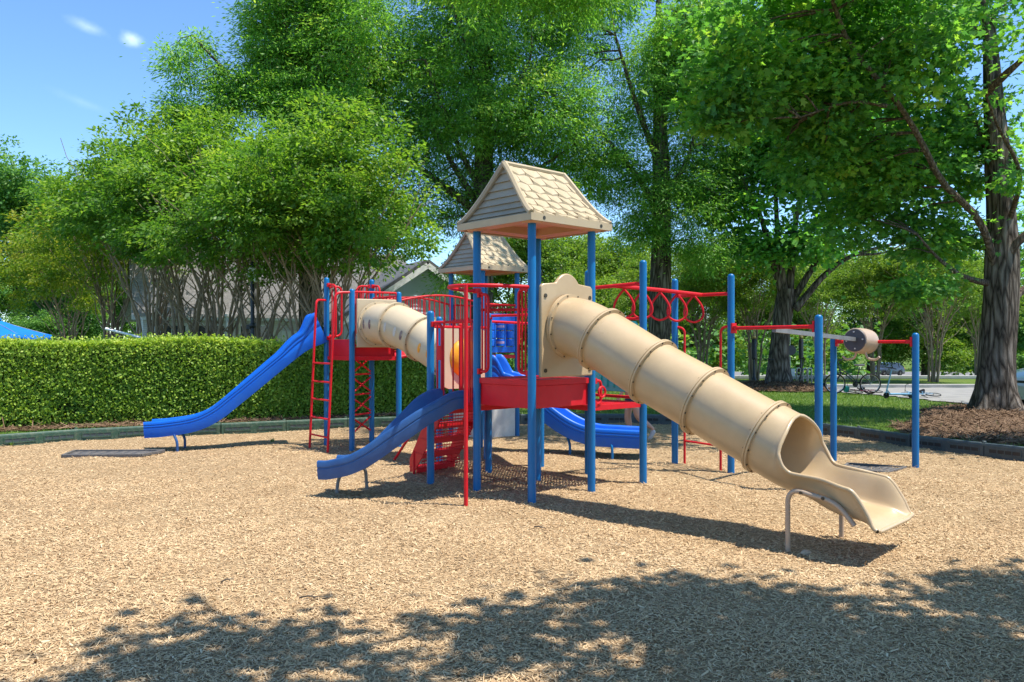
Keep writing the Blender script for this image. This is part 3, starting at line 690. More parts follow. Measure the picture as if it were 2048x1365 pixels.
for i,t in enumerate(flg):
    c,ax,sd,up=tframe(t); mb=MB(); q=.036
    mb.lathe([(TR-.004,-.024),(TR+q,-.022),(TR+q,-.005),(TR+q-.009,0),(TR+q,.005),(TR+q,.022),(TR-.004,.024)],c,ax,n=44,caps=(False,False))
    mb.mi=1
    for k in range(12):
        a=2*math.pi*(k+.5)/12; p=c+(sd*math.sin(a)-up*math.cos(a))*(TR+q-.014)
        for s in (-1,1): mb.lathe([(.0085,0),(.0085,.009)],p+ax*s*.020,ax*s,8)
    part('flange',mb,[M_tan,M_bolt],tube)
# exit chute: the circle opens into a flared trough
mb=MB(); NS=44; rings=[]; edgeA=[];edgeB=[]
bz=[(2.362,None),(2.6,.452),(2.8,.385),(3.0,.335),(3.2,.305),(3.32,.29),(3.40,.27),(3.435,.235)]
tt=list(np.linspace(2.232,2.405,8))+list(np.linspace(2.41,2.72,26))+list(np.linspace(2.74,3.2,20))+list(np.linspace(3.23,3.435,10))
c0,ax0,sd0,up0=tframe(2.362); bb0=c0-up0*TR
zb=[(2.10,bb0.z+.062),(2.232,bb0.z),(2.40,bb0.z-.075),(2.55,bb0.z-.135),(2.8,.378),(3.0,.338),(3.2,.312),(3.32,.298),(3.39,.272),(3.435,.225)]
zi=lambda t: float(np.interp(t,[a for a,b in zb],[b for a,b in zb]))
# smooth the trough line
zs=lambda t: sum(zi(t+d)*w_ for d,w_ in ((-.06,.2),(-.03,.2),(0,.2),(.03,.2),(.06,.2)))
for t in tt:
    t=float(t); k=sst((t-2.60)/.55); tc=t
    c,ax,sd,up=tframe(min(t,2.62)); 
    sl=math.atan2(zs(t+.02)-zs(t-.02),.04); k0=sst((t-2.232)/.2); sl=sl*k0+(1-k0)*math.atan2(ax0.z,math.hypot(ax0.x,ax0.y))
    axd=Vector((TD.x*math.cos(sl),TD.y*math.cos(sl),math.sin(sl))); upd=Vector((*TS,0)).cross(axd); upd=upd if upd.z>0 else -upd
    # lean the section back so that the mouth slants as in a moulded chute
    base=Vector((*(T0+TD*t),0)); 
    bot=base+Vector((0,0,zs(t)*k0+(1-k0)*zi(t)))
    aN=math.pi*(1-.42*min(max(t-2.41,0)/.12,1)**.6-.18*sst((t-2.46)/.25)); aF=math.pi*(1-.36*min(max(t-2.41,0)/.19,1)**.6-.22*sst((t-2.52)/.28))
    Hh=.262-.02*sst((t-2.9)/.3); wd=.30+.06*sst((t-2.8)/.4); fl_=.22*sst((t-2.38)/.2)*(1-k); ring=[]
    if t>3.2: Hh*=1-.90*sst((t-3.2)/.225)
    for j in range(NS+1):
        s=-1+2*j/NS; th=s*(aN if s<0 else aF); cx,cz=TR*math.sin(th),TR-TR*math.cos(th)
        q=abs(s); ux=math.copysign(min(q/.62,1)*wd*.86+max(0,q-.62)/.38*wd*.26,s); uz=Hh*sst((q-.52)/.48)**1.15
        cx*=1+fl_*q**4; x,z_=cx*(1-k)+ux*k,cz*(1-k)+uz*k; ring.append(bot+sd0*x+upd*z_)
    rings.append(ring)
mb.loft(rings,False,(False,False))
for (idx) in (0,-1): pass
rim=[r[0] for r in rings if True]; 
ch=part('exit_chute',mb,M_tan,tube,merge=True); sm=ch.modifiers.new('wall','SOLIDIFY'); sm.thickness=.016; sm.offset=0
mb=MB(); i0=[i for i,t in enumerate(tt) if t>=2.409][0]; lip=rings[i0:]
loop=[r[0] for r in reversed(lip)]+[r[-1] for r in lip]
path=[r[0] for r in reversed(lip)]+[r[-1] for r in lip]+list(reversed(rings[-1][1:-1]))
path=path+[path[0]]; mb.tube(path,.0165,10,False); part('rim',mb,M_tan,tube)
# support hoops
for s,pz in ((-1,1),(1,1)):
    mb=MB(); leg=(Vector((2.32,6.69)) if s<0 else Vector((2.81,7.0)))+TS*s*.085; d=TD
    e=leg+d*.40; e2=leg+d*.54
    zt=.50
    if s>0: leg=leg+TS*.02; e=leg+d*.26; e2=leg+d*.40
    mb.pipe([(*leg,-.12),(*leg,zt),(*e,zt-.07),(*e2,.27)],.0205,.13,10); mb.mi=1; nn=Vector((*(-TS if s<0 else TS),0))
    for q in (.12,.30): mb.lathe([(.014,0),(.014,.008)],Vector((*(leg+d*q),zt-.012-q*.12))+nn*.02,nn,8)
    part('support_leg',mb,[M_leg,M_bolt],tube)
# entry panel with domed top
ufr=Vector((*fr.normalized(),0)); nfr=Vector((*outn(PF,PR,C1),0)); wl=fr.length-.13
pts=[(0,0),(wl,0),(wl,.955),(wl-.03,.985)]; 
for i in range(15):
    a=i/14; x=wl*.72-(wl*.44)*a; pts.append((x,1.005+.105*math.sin(math.pi*a)**.8))
pts+=[(.03,.985),(0,.955)]
mb=MB(); mb.prism(pts,Vector((*PF,1.318))+ufr*.065+nfr*.03,ufr,(0,0,1),.045)
mb.mi=1
for u in (.06,wl-.05):
    for z in (.07,.86): mb.lathe([(.022,0),(.022,.008)],Vector((*PF,1.318+z))+ufr*(.065+u)+nfr*.075,nfr,12)
part('entry_panel',mb,[M_tan,M_bolt],tube,bevel=.012)
# ---- crawl tube from the left tower to the lower deck
CP=[(-2.13,12.80,1.965),(-1.94,12.49,1.965),(-1.67,12.21,1.91),(-1.33,11.91,1.75),(-1.0,11.58,1.56),(-.79,11.37,1.48),(-.69,11.27,1.465)]
cs=spline(CP,40); CR=.315; cnt=28; mb=MB()
def cframe(i):
    a=Vector(cs[max(i-1,0)]); b=Vector(cs[min(i+1,39)]); ax=(b-a).normalized(); sd=ax.cross(Vector((0,0,1))).normalized(); return Vector(cs[i]),ax,sd,sd.cross(ax)
for inner in (0,1):
    rr=[]
    for i in range(40):
        c,ax,sd,up=cframe(i); r=CR-(.012 if inner else 0); rr.append([c+(sd*math.sin(2*math.pi*k/cnt)-up*math.cos(2*math.pi*k/cnt))*r for k in range(cnt)])
    mb.loft(rr if not inner else rr[::-1],True,(False,False))
crawl=part('crawl_tube',mb,M_cream,label='cream crawl tube with small slot windows joining two decks')
for i in (2,11,20,29):
    c,ax,sd,up=cframe(i); mb=MB(); mb.lathe([(CR-.004,-.02),(CR+.04,-.021),(CR+.04,-.004),(CR+.03,0),(CR+.04,.004),(CR+.04,.021),(CR-.004,.02)],c,ax,n=36,caps=(False,False)); mb.mi=1
    for k in range(12):
        a=2*math.pi*(k+.5)/12; p=c+(sd*math.sin(a)-up*math.cos(a))*(CR+.018)
        for s in (-1,1): mb.lathe([(.0075,0),(.0075,.007)],p+ax*s*.018,ax*s,6)
    part('flange',mb,[M_cream,M_bolt],crawl)
M_slotd=surf('slot_view',(.16,.05,.05),(.30,.28,.26),scale=14,rough=.6)
for i,mt in ((4,M_slotd),(7,M_slotd),(13,M_white),(16,M_white),(18,M_slotd),(24,M_amber),(27,M_amber)):
    c,ax,sd,up=cframe(i); mb=MB(); 
    for sgn in (-1,1):
        q=[]; th0=R(88)
        for k in range(16):
            a=2*math.pi*k/16; u=.030*math.cos(a); v=.075*math.copysign(abs(math.sin(a))**.8,math.sin(a)); th=th0+v/CR
            q.append(c+ax*u+(sd*math.sin(th)*sgn-up*math.cos(th))*(CR+.003))
        mb.add(q,[tuple(range(16))])
    part('slot_window',mb,mt,crawl)
ubd=Vector((LD[0]-LB[0],LD[1]-LB[1],0)).normalized(); nbd=Vector((*outn(LB,LD,C2),0)); mb=MB(); ll=(Vector(LD)-Vector(LB)).length-.12
mb.prism([(0,0),(ll,0),(ll,.76),(0,.76)],Vector((*LB,1.60))+ubd*.06+nbd*.03,ubd,(0,0,1),.03); part('end_panel',mb,M_cream,crawl,bevel=.012)
mb=MB(); ugf=Vector((H2[0]-P2[0],H2[1]-P2[1],0)).normalized(); ngf=Vector((-ugf.y,ugf.x,0)); ngf=ngf if ngf.y<0 else -ngf; lg=(Vector(H2)-Vector(P2)).length-.11
p0=Vector((*P2,1.045))+ugf*.055; cc=[(lg/2+.27*math.sin(2*math.pi*k/32),.42+.27*math.cos(2*math.pi*k/32)) for k in range(32)]
outer=[(lg/2,.84)]+[(lg,.84),(lg,0),(0,0),(0,.84),(lg/2,.84)]
# panel with a round opening: quads between a square outline and the circle
sq=[]
for k in range(32):
    a=2*math.pi*k/32; dx,dz=math.sin(a),math.cos(a); s=min((lg/2)/max(abs(dx),1e-6),.42/max(abs(dz),1e-6)); sq.append((lg/2+dx*s,.42+dz*s))
T3=lambda q,o: p0+ugf*q[0]+Vector((0,0,q[1]))+ngf*o
for o_,fw in ((.02,True),(-.02,False)):
    V=[T3(q,o_) for q in sq]+[T3(q,o_) for q in cc]; fs=[(k,(k+1)%32,32+(k+1)%32,32+k) for k in range(32)]; mb.add(V,fs)
mb.add([T3(q,.02) for q in cc]+[T3(q,-.02) for q in cc],[(k,(k+1)%32,32+(k+1)%32,32+k) for k in range(32)])
mb.add([T3(q,.02) for q in sq]+[T3(q,-.02) for q in sq],[(k,(k+1)%32,32+(k+1)%32,32+k) for k in range(32)])
part('end_panel',mb,M_cream,crawl)
mb=MB(); cen=T3((lg/2,.42),.0); mb.lathe([(.268,.0),(.262,.03),(.21,.075),(.12,.11),(.02,.125)],cen,ngf,n=32); part('bubble_window',mb,M_amber,crawl,label='round amber bubble window in a cream panel')
# ---- open slides
def slide(path,w,h,d,mat,label,ng=2,hf=None):
    """path: (x,y,z of bed); U section with rolled rails and twin grooves on the outer walls"""
    half=[(w/2+.0,-d),(w/2+.012,-d*.2),(w/2+.016,h*.20)]
    for k in range(ng):
        b=h*(.42+.22*k); half+=[(w/2+.018,b),(w/2+.009,b+.008),(w/2+.009,b+.014),(w/2+.018,b+.022)]
    half+=[(w/2+.016,h-.02),(w/2+.006,h-.004),(w/2-.012,h),(w/2-.032,h-.008),(w/2-.045,h-.03),(w/2-.07,h*.28),(w/2-.10,.02),(w/2-.15,0)]
    prof=half+[(0,-.004)]+[(-x,z) for x,z in reversed(half)]
    rings=[]; n=len(path)
    for i,p in enumerate(path):
        p=Vector(p); a=Vector(path[max(i-1,0)]); b=Vector(path[min(i+1,n-1)]); T=(b-a).normalized(); sd=Vector((-T.y,T.x,0)).normalized(); up=T.cross(sd); up=up if up.z>0 else -up
        k=(hf(i/(n-1))/h if hf else 1.)
        rings.append([p+sd*x+up*(z*k if z>.03 else z) for x,z in prof])
    mb=MB(); mb.loft(rings,True,(True,True)); return part('slide',mb,mat,label=label,angle=50)
# long wavy slide: bed heights from the underside seen in the photograph
tb=[(640,690),(600,704),(557,737),(513,774),(469,811),(425,846),(381,866),(322,876),(283,879)]
path=[]
for i,(px,yb) in enumerate(tb):
    t=(640-px)/(640-283); Yn=13.22-.72*t-(.1*math.sin(math.pi*t)); x=(px-1024)*Yn/F_PX; zb_=CAM_H-(yb-682.5)*Yn/F_PX
    path.append((x,Yn+.25,zb_+.075))
path[0]=(path[0][0],path[0][1],1.74)
s1=slide(spline(path,80),.50,.19,.06,M_slide,'long wavy bright blue slide reaching out beside the hedge',hf=lambda t: .46-.21*sst((t-.03)/.085)-.06*sst((t-.11)/.15))
for (x,y) in ((-5.2,12.56),(-5.25,12.98)):
    mb=MB(); mb.pipe([(x,y,-.12),(x,y,.13),(x-.06,y+.02,.24)],.021,.05,9); part('support_leg',mb,M_dslide,s1)
# short curved slide at the front
pth=[(-.66,9.36,.985),(-.80,9.24,.97),(-1.0,9.10,.84),(-1.25,9.02,.635),(-1.5,9.0,.43),(-1.72,9.02,.295),(-1.93,9.08,.235),(-2.07,9.12,.225)]
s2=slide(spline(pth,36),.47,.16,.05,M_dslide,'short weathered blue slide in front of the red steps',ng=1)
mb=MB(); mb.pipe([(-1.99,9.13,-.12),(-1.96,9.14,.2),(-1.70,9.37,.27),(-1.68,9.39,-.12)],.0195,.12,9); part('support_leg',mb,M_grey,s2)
# wide slide behind the towers
pth=[(-.32,12.5,1.04),(-.12,12.46,1.03),(.12,12.40,.93),(.5,12.3,.60),(.85,12.2,.36),(1.2,12.1,.235),(1.6,12.0,.21),(1.95,11.92,.20)]
s3=slide(spline(pth,70),.60,.21,.055,M_slide,'wide bright blue slide under the far decks',hf=lambda t: .45-.24*sst((t-.07)/.09))
for p in ((.86,12.0),(1.45,11.70)):
    mb=MB(); mb.pipe([(*p,-.12),(*p,.16),(p[0]-.03,p[1]+.1,.27)],.02,.05,9); part('support_leg',mb,M_blue,s3)
# ---- panels
mb=MB(); un=Vector((NR[0]-NF[0],NR[1]-NF[1],0)); lnr=un.length; un.normalize(); nn=Vector((*outn(NF,NR,(-.5,14.55)),0)); p0=Vector((*NF,0))+un*.06; wdt=lnr-.12
fr_=[((0,2.02),(wdt,2.18)),((0,1.50),(wdt,1.60))]
for (u0,z0),(u1,z1) in fr_: mb.beam(p0+un*u0+Vector((0,0,(z0+z1)/2)),p0+un*u1+Vector((0,0,(z0+z1)/2)),.04,z1-z0)
for u in (.02,wdt/3,2*wdt/3,wdt-.02): mb.beam(p0+un*u+Vector((0,0,1.6)),p0+un*u+Vector((0,0,2.02)),.03,.016,up=nn)
tp=part('game_panel',mb,M_slide,label='blue game panel of nine turning tiles')
for r_ in range(3):
    for c_ in range(3):
        mb=MB(); q=p0+un*(wdt*(c_+.5)/3)+Vector((0,0,1.61+.14*r_)); rad=.075
        mb.lathe([(rad*.9,0),(rad,.008),(rad,.120),(rad*.9,.128)],q,(0,0,1),12)
        if (r_,c_) in ((2,1),(0,1)):
            mb.mi=1; mb.lathe([(rad+.002,.045),(rad+.002,.085)],q,(0,0,1),12,(False,False))
        part('tile',mb,[M_slide,M_pink],tp)
for a_,b_ in (((-.46,14.06,.28),(.05,14.46,.28)),((-.52,14.1,.28),(-1.05,14.58,.28))): mb=MB(); mb.beam(a_,b_,.03,.56); part('store_panel',mb,M_white,bevel=.01)
# teal panel between two posts on the far side of the low deck
uj=Vector((PJ[0]-PI[0],PJ[1]-PI[1],0)); lj=uj.length-.14; uj.normalize(); nj=Vector((uj.y,-uj.x,0)); nj=nj if nj.y<0 else -nj; mb=MB()
o0=Vector((*PI,1.08))+uj*.07
mb.prism([(.03,0),(lj-.03,0),(lj,.03),(lj,.82),(lj-.03,.86),(.03,.86),(0,.82),(0,.03)],o0,uj,(0,0,1),.02)
for k in range(5): mb.beam(o0+uj*(lj*(.22+.14*k))+Vector((0,0,.05))+nj*.03,o0+uj*(lj*(.24+.14*k))+Vector((0,0,.30))+nj*.03,.02,.03,up=nj)
part('play_panel',mb,M_teal,label='teal play panel behind the tube slide',bevel=.008)
for z_ in (1.97,1.02): mb=MB(); mb.tube([v3(PI,z_),v3(PJ,z_)],.019,8); part('cross_rail',mb,M_red)
mb=MB(); q=Vector((*PR,0))+Vector((.13,.1,0)); mb.torus((q.x,q.y,1.12),(.7,-.7,0),.06,.013,16,6); part('ring_handle',mb,M_red)
# ---- overhead ring ladder, step ladder, bars
ij,km=mid(PI,PJ),mid(PK,PM); zo=2.35
mb=MB(); mb.tube([v3(PI,zo+.02),v3(PJ,zo+.04)],.024,9); mb.tube([v3(PK,zo-.03),v3(PM,zo-.04)],.024,9)
mb.tube([v3(ij,zo+.03),v3(Vector(ij).lerp(Vector(km),.5),zo+.005),v3(km,zo-.035)],.026,9)
bar=part('overhead_beam',mb,M_red)
bd=(Vector(km)-Vector(ij)).normalized(); bs=Vector((-bd.y,bd.x)); 
for k in range(5):
    t=.10+k*.20; c=Vector(ij).lerp(Vector(km),t); z=zo+.02-.05*t; mb=MB(); rot=(.12 if k%2 else -.12); ax_=Vector((math.cos(rot-.12),math.sin(rot-.12),0))
    pts=[(0,-.02),(.085,-.13),(.125,-.24),(.10,-.33),(0,-.375),(-.10,-.33),(-.125,-.24),(-.085,-.13),(0,-.02)]
    mb.tube([v3(c,z)+ax_*float(u)+Vector((0,0,float(v))) for u,v in spline(pts,34)],.0145,8); part('hanging_ring',mb,M_red,bar)
mb=MB(); a=(2.37,11.10); b=(2.72,10.54)
for (q,p) in ((a,PK),(b,PM)): mb.pipe([v3(q,-.12),v3(q,1.87),v3(p,1.90)],.0165,.07,9)
for z in (.33,.66,.99,1.32): mb.tube([v3(a,z),v3(b,z)],.0135,8)
part('ladder',mb,M_red,label='red step ladder under the hanging rings')
for p,q,z in ((PM,PN,1.865),(PO,PQ,1.69)):
    mb=MB(); mb.tube([v3(p,z),v3(q,z)],.0225,10)
    dd_=(Vector(q)-Vector(p)).normalized()
    for e,s_ in ((p,1),(q,-1)): e=Vector(e); mb.beam(v3(e+dd_*s_*.035,z),v3(e+dd_*s_*.062,z),.075,.13); mb.beam(v3(e+dd_*s_*.06,z),v3(e+dd_*s_*.12,z),.052,.052)
    part('cross_bar',mb,M_red)
bq0=Vector(PM).lerp(Vector(PN),.52); bq1=Vector(PO).lerp(Vector(PQ),.40); u=(bq1-bq0).normalized(); bq1x=bq1+u*.12
mb=MB(); mb.beam(v3(bq0,1.835),v3(bq1x,1.70),.055,.055); gl=part('glide_beam',mb,M_grey,label='grey square beam of the glide ride')
c=v3(bq1-u*.28,1.71); ax=Vector((*u,-.06)).normalized()
mb=MB(); mb.lathe([(.155,-.01),(.168,.0),(.176,.12),(.178,.22),(.170,.33),(.155,.36),(.02,.365)],c,ax,n=28,caps=(False,True)); part('barrel',mb,M_leg,gl)
mb=MB(); mb.lathe([(.02,-.018),(.150,-.018),(.158,-.008),(.158,.004)],c,ax,n=28); mb.mi=1
for k in range(4):
    a=math.pi/4+k*math.pi/2; N_=ax.orthogonal().normalized(); B_=ax.cross(N_); mb.lathe([(.011,-.026),(.011,-.016)],c+(N_*math.cos(a)+B_*math.sin(a))*.115,ax,8)
part('end_cap',mb,[M_dark,M_white],gl)
for s in (-1,1):
    mb=MB(); pd=Vector((-u.y,u.x,0)); b=c+ax*.16
    mb.tube([Vector(x) for x in spline([b+pd*s*.06+Vector((0,0,-.15)),b+pd*s*.10+Vector((0,0,-.235)),b+pd*s*.20+Vector((0,0,-.255)),b+pd*s*.26+Vector((0,0,-.215))],12)],.017,8); part('handle',mb,M_leg,gl)
# ================================================================== trees
M_bark=surf('oak_bark',(.055,.044,.034),(.13,.105,.08),scale=5,rough=.9,bump=1.,bscale=14,spec=.1,stretch=(1,1,.22))
def bark_mat(name,dark,mid,light,sc=8.):
    m,t,b=nt(name); L=t.links.new; c=coords(t,(1,1,.16))
    d=node(t,'ShaderNodeTexNoise',i_Scale=sc*.8,i_Detail=4.); L(c,d.inputs['Vector'])
    mx=node(t,'ShaderNodeMixRGB',blend_type='ADD'); mx.inputs['Fac'].default_value=.12; L(c,mx.inputs['Color1']); L(d.outputs['Color'],mx.inputs['Color2'])
    v=node(t,'ShaderNodeTexVoronoi',feature='DISTANCE_TO_EDGE',i_Scale=sc); L(mx.outputs[0],v.inputs['Vector'])
    n=node(t,'ShaderNodeTexNoise',i_Scale=sc*3,i_Detail=8.,i_Roughness=.7); L(c,n.inputs['Vector'])
    a=node(t,'ShaderNodeMath',operation='MULTIPLY_ADD'); a.inputs[1].default_value=.45; L(n.outputs['Fac'],a.inputs[0]); L(v.outputs['Distance'],a.inputs[2])
    r=ramp(t,[(.20,dark),(.36,mid),(.62,light)]); L(a.outputs[0],r.inputs['Fac']); L(r.outputs[0],b.inputs['Base Color'])
    b.inputs['Roughness'].default_value=.95; b.inputs['Specular IOR Level'].default_value=.1
    bp=node(t,'ShaderNodeBump',i_Strength=1.,i_Distance=.05); L(a.outputs[0],bp.inputs['Height']); L(bp.outputs[0],b.inputs['Normal']); return m
M_bark=bark_mat('oak_bark',(.032,.025,.019),(.12,.096,.074),(.25,.21,.17))
M_barkl=bark_mat('branch_bark',(.06,.045,.033),(.16,.12,.09),(.27,.21,.165),13.)
M_myrt=surf('smooth_bark',(.26,.18,.115),(.40,.30,.21),scale=3.5,rough=.75,bump=.25,bscale=20,spec=.2,stretch=(1,1,.2))
M_willow=leafmat('willow_oak_leaf',[(0.15, (0.072, 0.187, 0.051)), (0.45, (0.152, 0.344, 0.066)), (0.7, (0.278, 0.524, 0.091)), (0.95, (0.524, 0.588, 0.155))],trans=0.55)
M_maple=leafmat('maple_leaf',[(0.15, (0.062, 0.188, 0.07)), (0.45, (0.124, 0.318, 0.083)), (0.7, (0.242, 0.498, 0.083)), (0.95, (0.486, 0.576, 0.109))],trans=0.55)
M_mapleb=leafmat('maple_leaf_sunlit',[(0.15, (0.055, 0.189, 0.06)), (0.45, (0.107, 0.319, 0.072)), (0.7, (0.212, 0.5, 0.072)), (0.95, (0.422, 0.582, 0.095))],trans=.52)
M_myl=leafmat('myrtle_leaf',[(0.15, (0.066, 0.164, 0.029)), (0.45, (0.122, 0.261, 0.036)), (0.7, (0.221, 0.366, 0.052)), (0.95, (0.419, 0.501, 0.091))],trans=0.54)
M_myo=leafmat('myrtle_leaf_turning',[(0.15, (0.083, 0.188, 0.02)), (0.45, (0.179, 0.282, 0.024)), (0.7, (0.33, 0.355, 0.041)), (0.95, (0.495, 0.413, 0.068))],trans=0.48)
M_far=leafmat('far_leaf',[(0.15, (0.058, 0.158, 0.043)), (0.45, (0.099, 0.244, 0.057)), (0.75, (0.19, 0.358, 0.071)), (0.95, (0.312, 0.485, 0.099))],trans=0.43)
M_bright=leafmat('bright_leaf',[(0.15, (0.079, 0.171, 0.027)), (0.45, (0.161, 0.277, 0.038)), (0.75, (0.262, 0.37, 0.052)), (0.95, (0.378, 0.462, 0.09))],trans=0.50)
M_wood=leafmat('woodland_leaf',[(0.15, (0.051, 0.137, 0.036)), (0.45, (0.096, 0.235, 0.053)), (0.75, (0.215, 0.384, 0.073)), (0.95, (0.429, 0.576, 0.124))],trans=0.38)
M_hl=leafmat('hedge_leaf',[(0.1, (0.072, 0.164, 0.026)), (0.4, (0.182, 0.314, 0.04)), (0.65, (0.393, 0.524, 0.077)), (0.85, (0.6, 0.6, 0.143)), (1, (0.6, 0.6, 0.284))],trans=0.38,rough=.5,spec=.25)
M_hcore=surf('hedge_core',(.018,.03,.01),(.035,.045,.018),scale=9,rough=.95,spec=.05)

def lobeW(px,py,rpx,rpy,Y,ry=None):
    x,y,z=W(px,py,Y); k=Y/F_PX; return (x,y,z,rpx*k,ry or (rpx*k*.9),rpy*k)
def big_tree(name,label,base,trunk,limbs,lobes,nc,per,rad,L,Wd,mat,seed,gap=.2,shape=LEAF_Q,droop=.35,twigs=160,group=None,bark=None,gapk=.9,cat='tree',limbbark=None):
    """trunk: (pts, radii); limbs: list of (pts, r0, r1); everything in world metres; crown from lobes"""
    o=thing(name,(base[0],base[1],0),label,cat,group); org=(base[0],base[1],0)
    TM=MB(); trunk_mesh(TM,*trunk,seed=seed)
    P,U=crown_points(lobes,nc,seed,gap,gapk); tips=[]
    for pts,r0,r1 in limbs:
        q=spline(pts,18); mb=MB(); mb.tube([Vector(x) for x in q],[r0+(r1-r0)*(i/17)**.8 for i in range(18)],9); tips+= [Vector(x) for x in q[6:]]; build('branch',mb,limbbark or M_barkl,o,org)
    g=random.Random(seed); mb=TM; mb.mi=1; top=[Vector(p) for p in spline(trunk[0],12)[5:]]; src=tips+top
    S=np.array([tuple(v) for v in src]); used_={}
    for k in g.sample(range(len(P)),min(twigs,len(P))):
        p=P[k]; d=np.linalg.norm((S-p)*np.array([1,1,1.4]),axis=1); i=int(np.argmin(d))
        used_[i]=used_.get(i,0)+1
        if d[i]<7 and used_[i]<4: limb(mb,S[i],p,.012+.009*d[i],.007,sag=.05,jit=.16,seed=k,n=6,sides=5)
    build('trunk',mb,[bark or M_bark,limbbark or M_barkl],o,org,angle=0)
    C,D,N,tone=spray(P,U,per,rad,seed+9,droop)
    C=C-np.array(org); gg=np.random.default_rng(seed); s=gg.lognormal(0,.22,len(C))
    leaves('crown',C,D,N,L*s,Wd*s,mat,o,tone,shape)
    return o
def lpx(*a): return [W(px,py,Y) for px,py,Y in a]

# T1: the maple at the right edge, near
x1,y1=T1
big_tree('maple_tree','broad maple with thick grey trunk beside the parked silver car',T1,
 ([(x1,y1,-.1),(x1+.02,y1,1.5),(x1+.12,y1,3.0),(x1+.12,y1,4.6),(x1+.0,y1,6.6),(x1-.1,y1+.1,9.2)],[.40,.37,.36,.31,.24,.13]),
 [(lpx((2000,590,18.8),(1982,500,18.6),(1950,430,18.2),(1885,365,17.6),(1838,275,17.0),(1790,200,16.6),(1700,90,16.2),(1655,-30,15.8)),.10,.04),
  (lpx((1790,215,16.6),(1700,205,16.4),(1600,235,16.2)),.05,.015),
  (lpx((1990,570,18.8),(1930,555,18.6),(1880,520,18.3),(1835,470,18)),.09,.02),
  (lpx((2003,540,18.8),(2040,480,18.4),(2110,430,18)),.13,.06),
  (lpx((1992,400,18.8),(1985,250,18.6),(1975,90,18.4),(1960,-40,18.2)),.14,.05),
  (lpx((1990,330,18.8),(1920,190,19.2),(1850,60,19.6)),.10,.03),
  (lpx((2020,440,18.6),(2040,350,17.6),(1995,250,16.8),(1972,190,16.4)),.065,.02),
  (lpx((2005,620,18.8),(2060,570,19),(2150,520,19)),.11,.05)],
 [lobeW(1480,140,120,110,16),lobeW(1440,230,90,60,16.5),lobeW(1620,150,140,130,17),lobeW(1640,290,120,80,18),lobeW(1800,80,170,130,18),lobeW(1950,90,150,130,15.5),lobeW(1780,330,130,80,18.5),
  lobeW(1900,290,130,120,19.5),lobeW(2060,130,80,110,16),lobeW(2090,60,120,110,14.5),lobeW(1840,570,70,35,18.3),lobeW(2035,330,50,60,17.6),lobeW(1880,470,110,60,19.2),lobeW(1720,430,110,60,19.5),lobeW(1600,20,240,70,18),lobeW(2140,470,110,90,20.5),(5.4,12.6,8.9,2.2,1.5,.9),(8.4,13.0,8.8,2.0,1.6,1.0),(10.8,12.6,8.9,2.2,1.6,1.0),(7.0,15.2,9.3,2.0,1.4,.9),(3.6,14.6,9.2,1.5,1.2,.8),lobeW(1930,-80,260,120,18,3.5)],
 2900,22,.36,.145,.13,M_maple,11,gap=.42,shape=LEAF_LOBED,droop=.3,twigs=220,group='big trees around the play area')
# T2: the maple in mid distance with a fork
x2,y2=T2
big_tree('maple_tree','forked maple on a mulch ring beside the bike rack',T2,
 ([(x2,y2,-.05),(x2+.05,y2,1.5),(x2+.2,y2,2.9),(x2+.3,y2,3.6)],[.40,.34,.33,.30]),
 [(lpx((1572,610,29.6),(1545,520,29.4),(1520,430,29.2),(1485,360,29)),.17,.05),(lpx((1572,600,29.6),(1556,480,29.4),(1550,340,29.6)),.15,.06),(lpx((1578,600,29.6),(1592,440,29.6),(1615,340,29.6)),.16,.05),
  (lpx((1580,610,29.6),(1640,510,29.4),(1682,425,29.2)),.15,.06),(lpx((1590,620,29.4),(1650,550,29.2),(1710,510,28.8),(1820,480,28.4)),.15,.04),(lpx((1710,510,28.8),(1770,505,28.6),(1830,475,28.6)),.06,.02)],
 [lobeW(1560,300,130,80,29.5),lobeW(1470,410,80,70,29.5),lobeW(1480,330,80,60,30),lobeW(1700,370,130,80,29.5),lobeW(1650,490,150,55,29),lobeW(1800,450,110,60,28.5),lobeW(1580,200,150,90,30),lobeW(1740,270,120,90,30.5),lobeW(1530,500,90,50,29.5)],
 1150,24,.55,.19,.15,M_mapleb,22,gap=.46,shape=LEAF_Q,droop=.3,twigs=150,group='big trees around the play area',limbbark=M_bark)
# T3: willow oak behind the front tower
T3_=(5.28,29.0)
big_tree('willow_oak_tree','willow oak with straight dark trunk rising behind the hanging rings',T3_,
 ([(5.28,29,-.1),(5.3,29,2),(5.35,29,4.5),(5.35,29,7),(5.3,29,10),(5.3,29.2,14)],[.46,.38,.36,.32,.24,.10]),
 [(lpx((1318,430,29),(1285,370,28.6),(1240,310,28.2),(1190,250,28)),.16,.04),(lpx((1320,400,29),(1370,330,28.6),(1400,230,28)),.14,.04),(lpx((1318,330,29),(1270,200,28),(1230,70,27)),.14,.04),(lpx((1320,280,29),(1350,130,28.6),(1380,0,28)),.13,.04)],
 [lobeW(1250,130,150,140,29),lobeW(1400,170,130,150,29),lobeW(1190,320,110,80,28.5),lobeW(1340,390,120,90,29),lobeW(1430,360,80,110,29.5),lobeW(1330,30,190,110,29),lobeW(1300,-90,200,120,29),lobeW(1400,500,70,45,28.5),lobeW(1290,470,60,40,28.5)],
 2700,66,.50,.135,.036,M_willow,33,gap=.28,droop=.5,twigs=200,group='big trees around the play area',limbbark=M_bark)
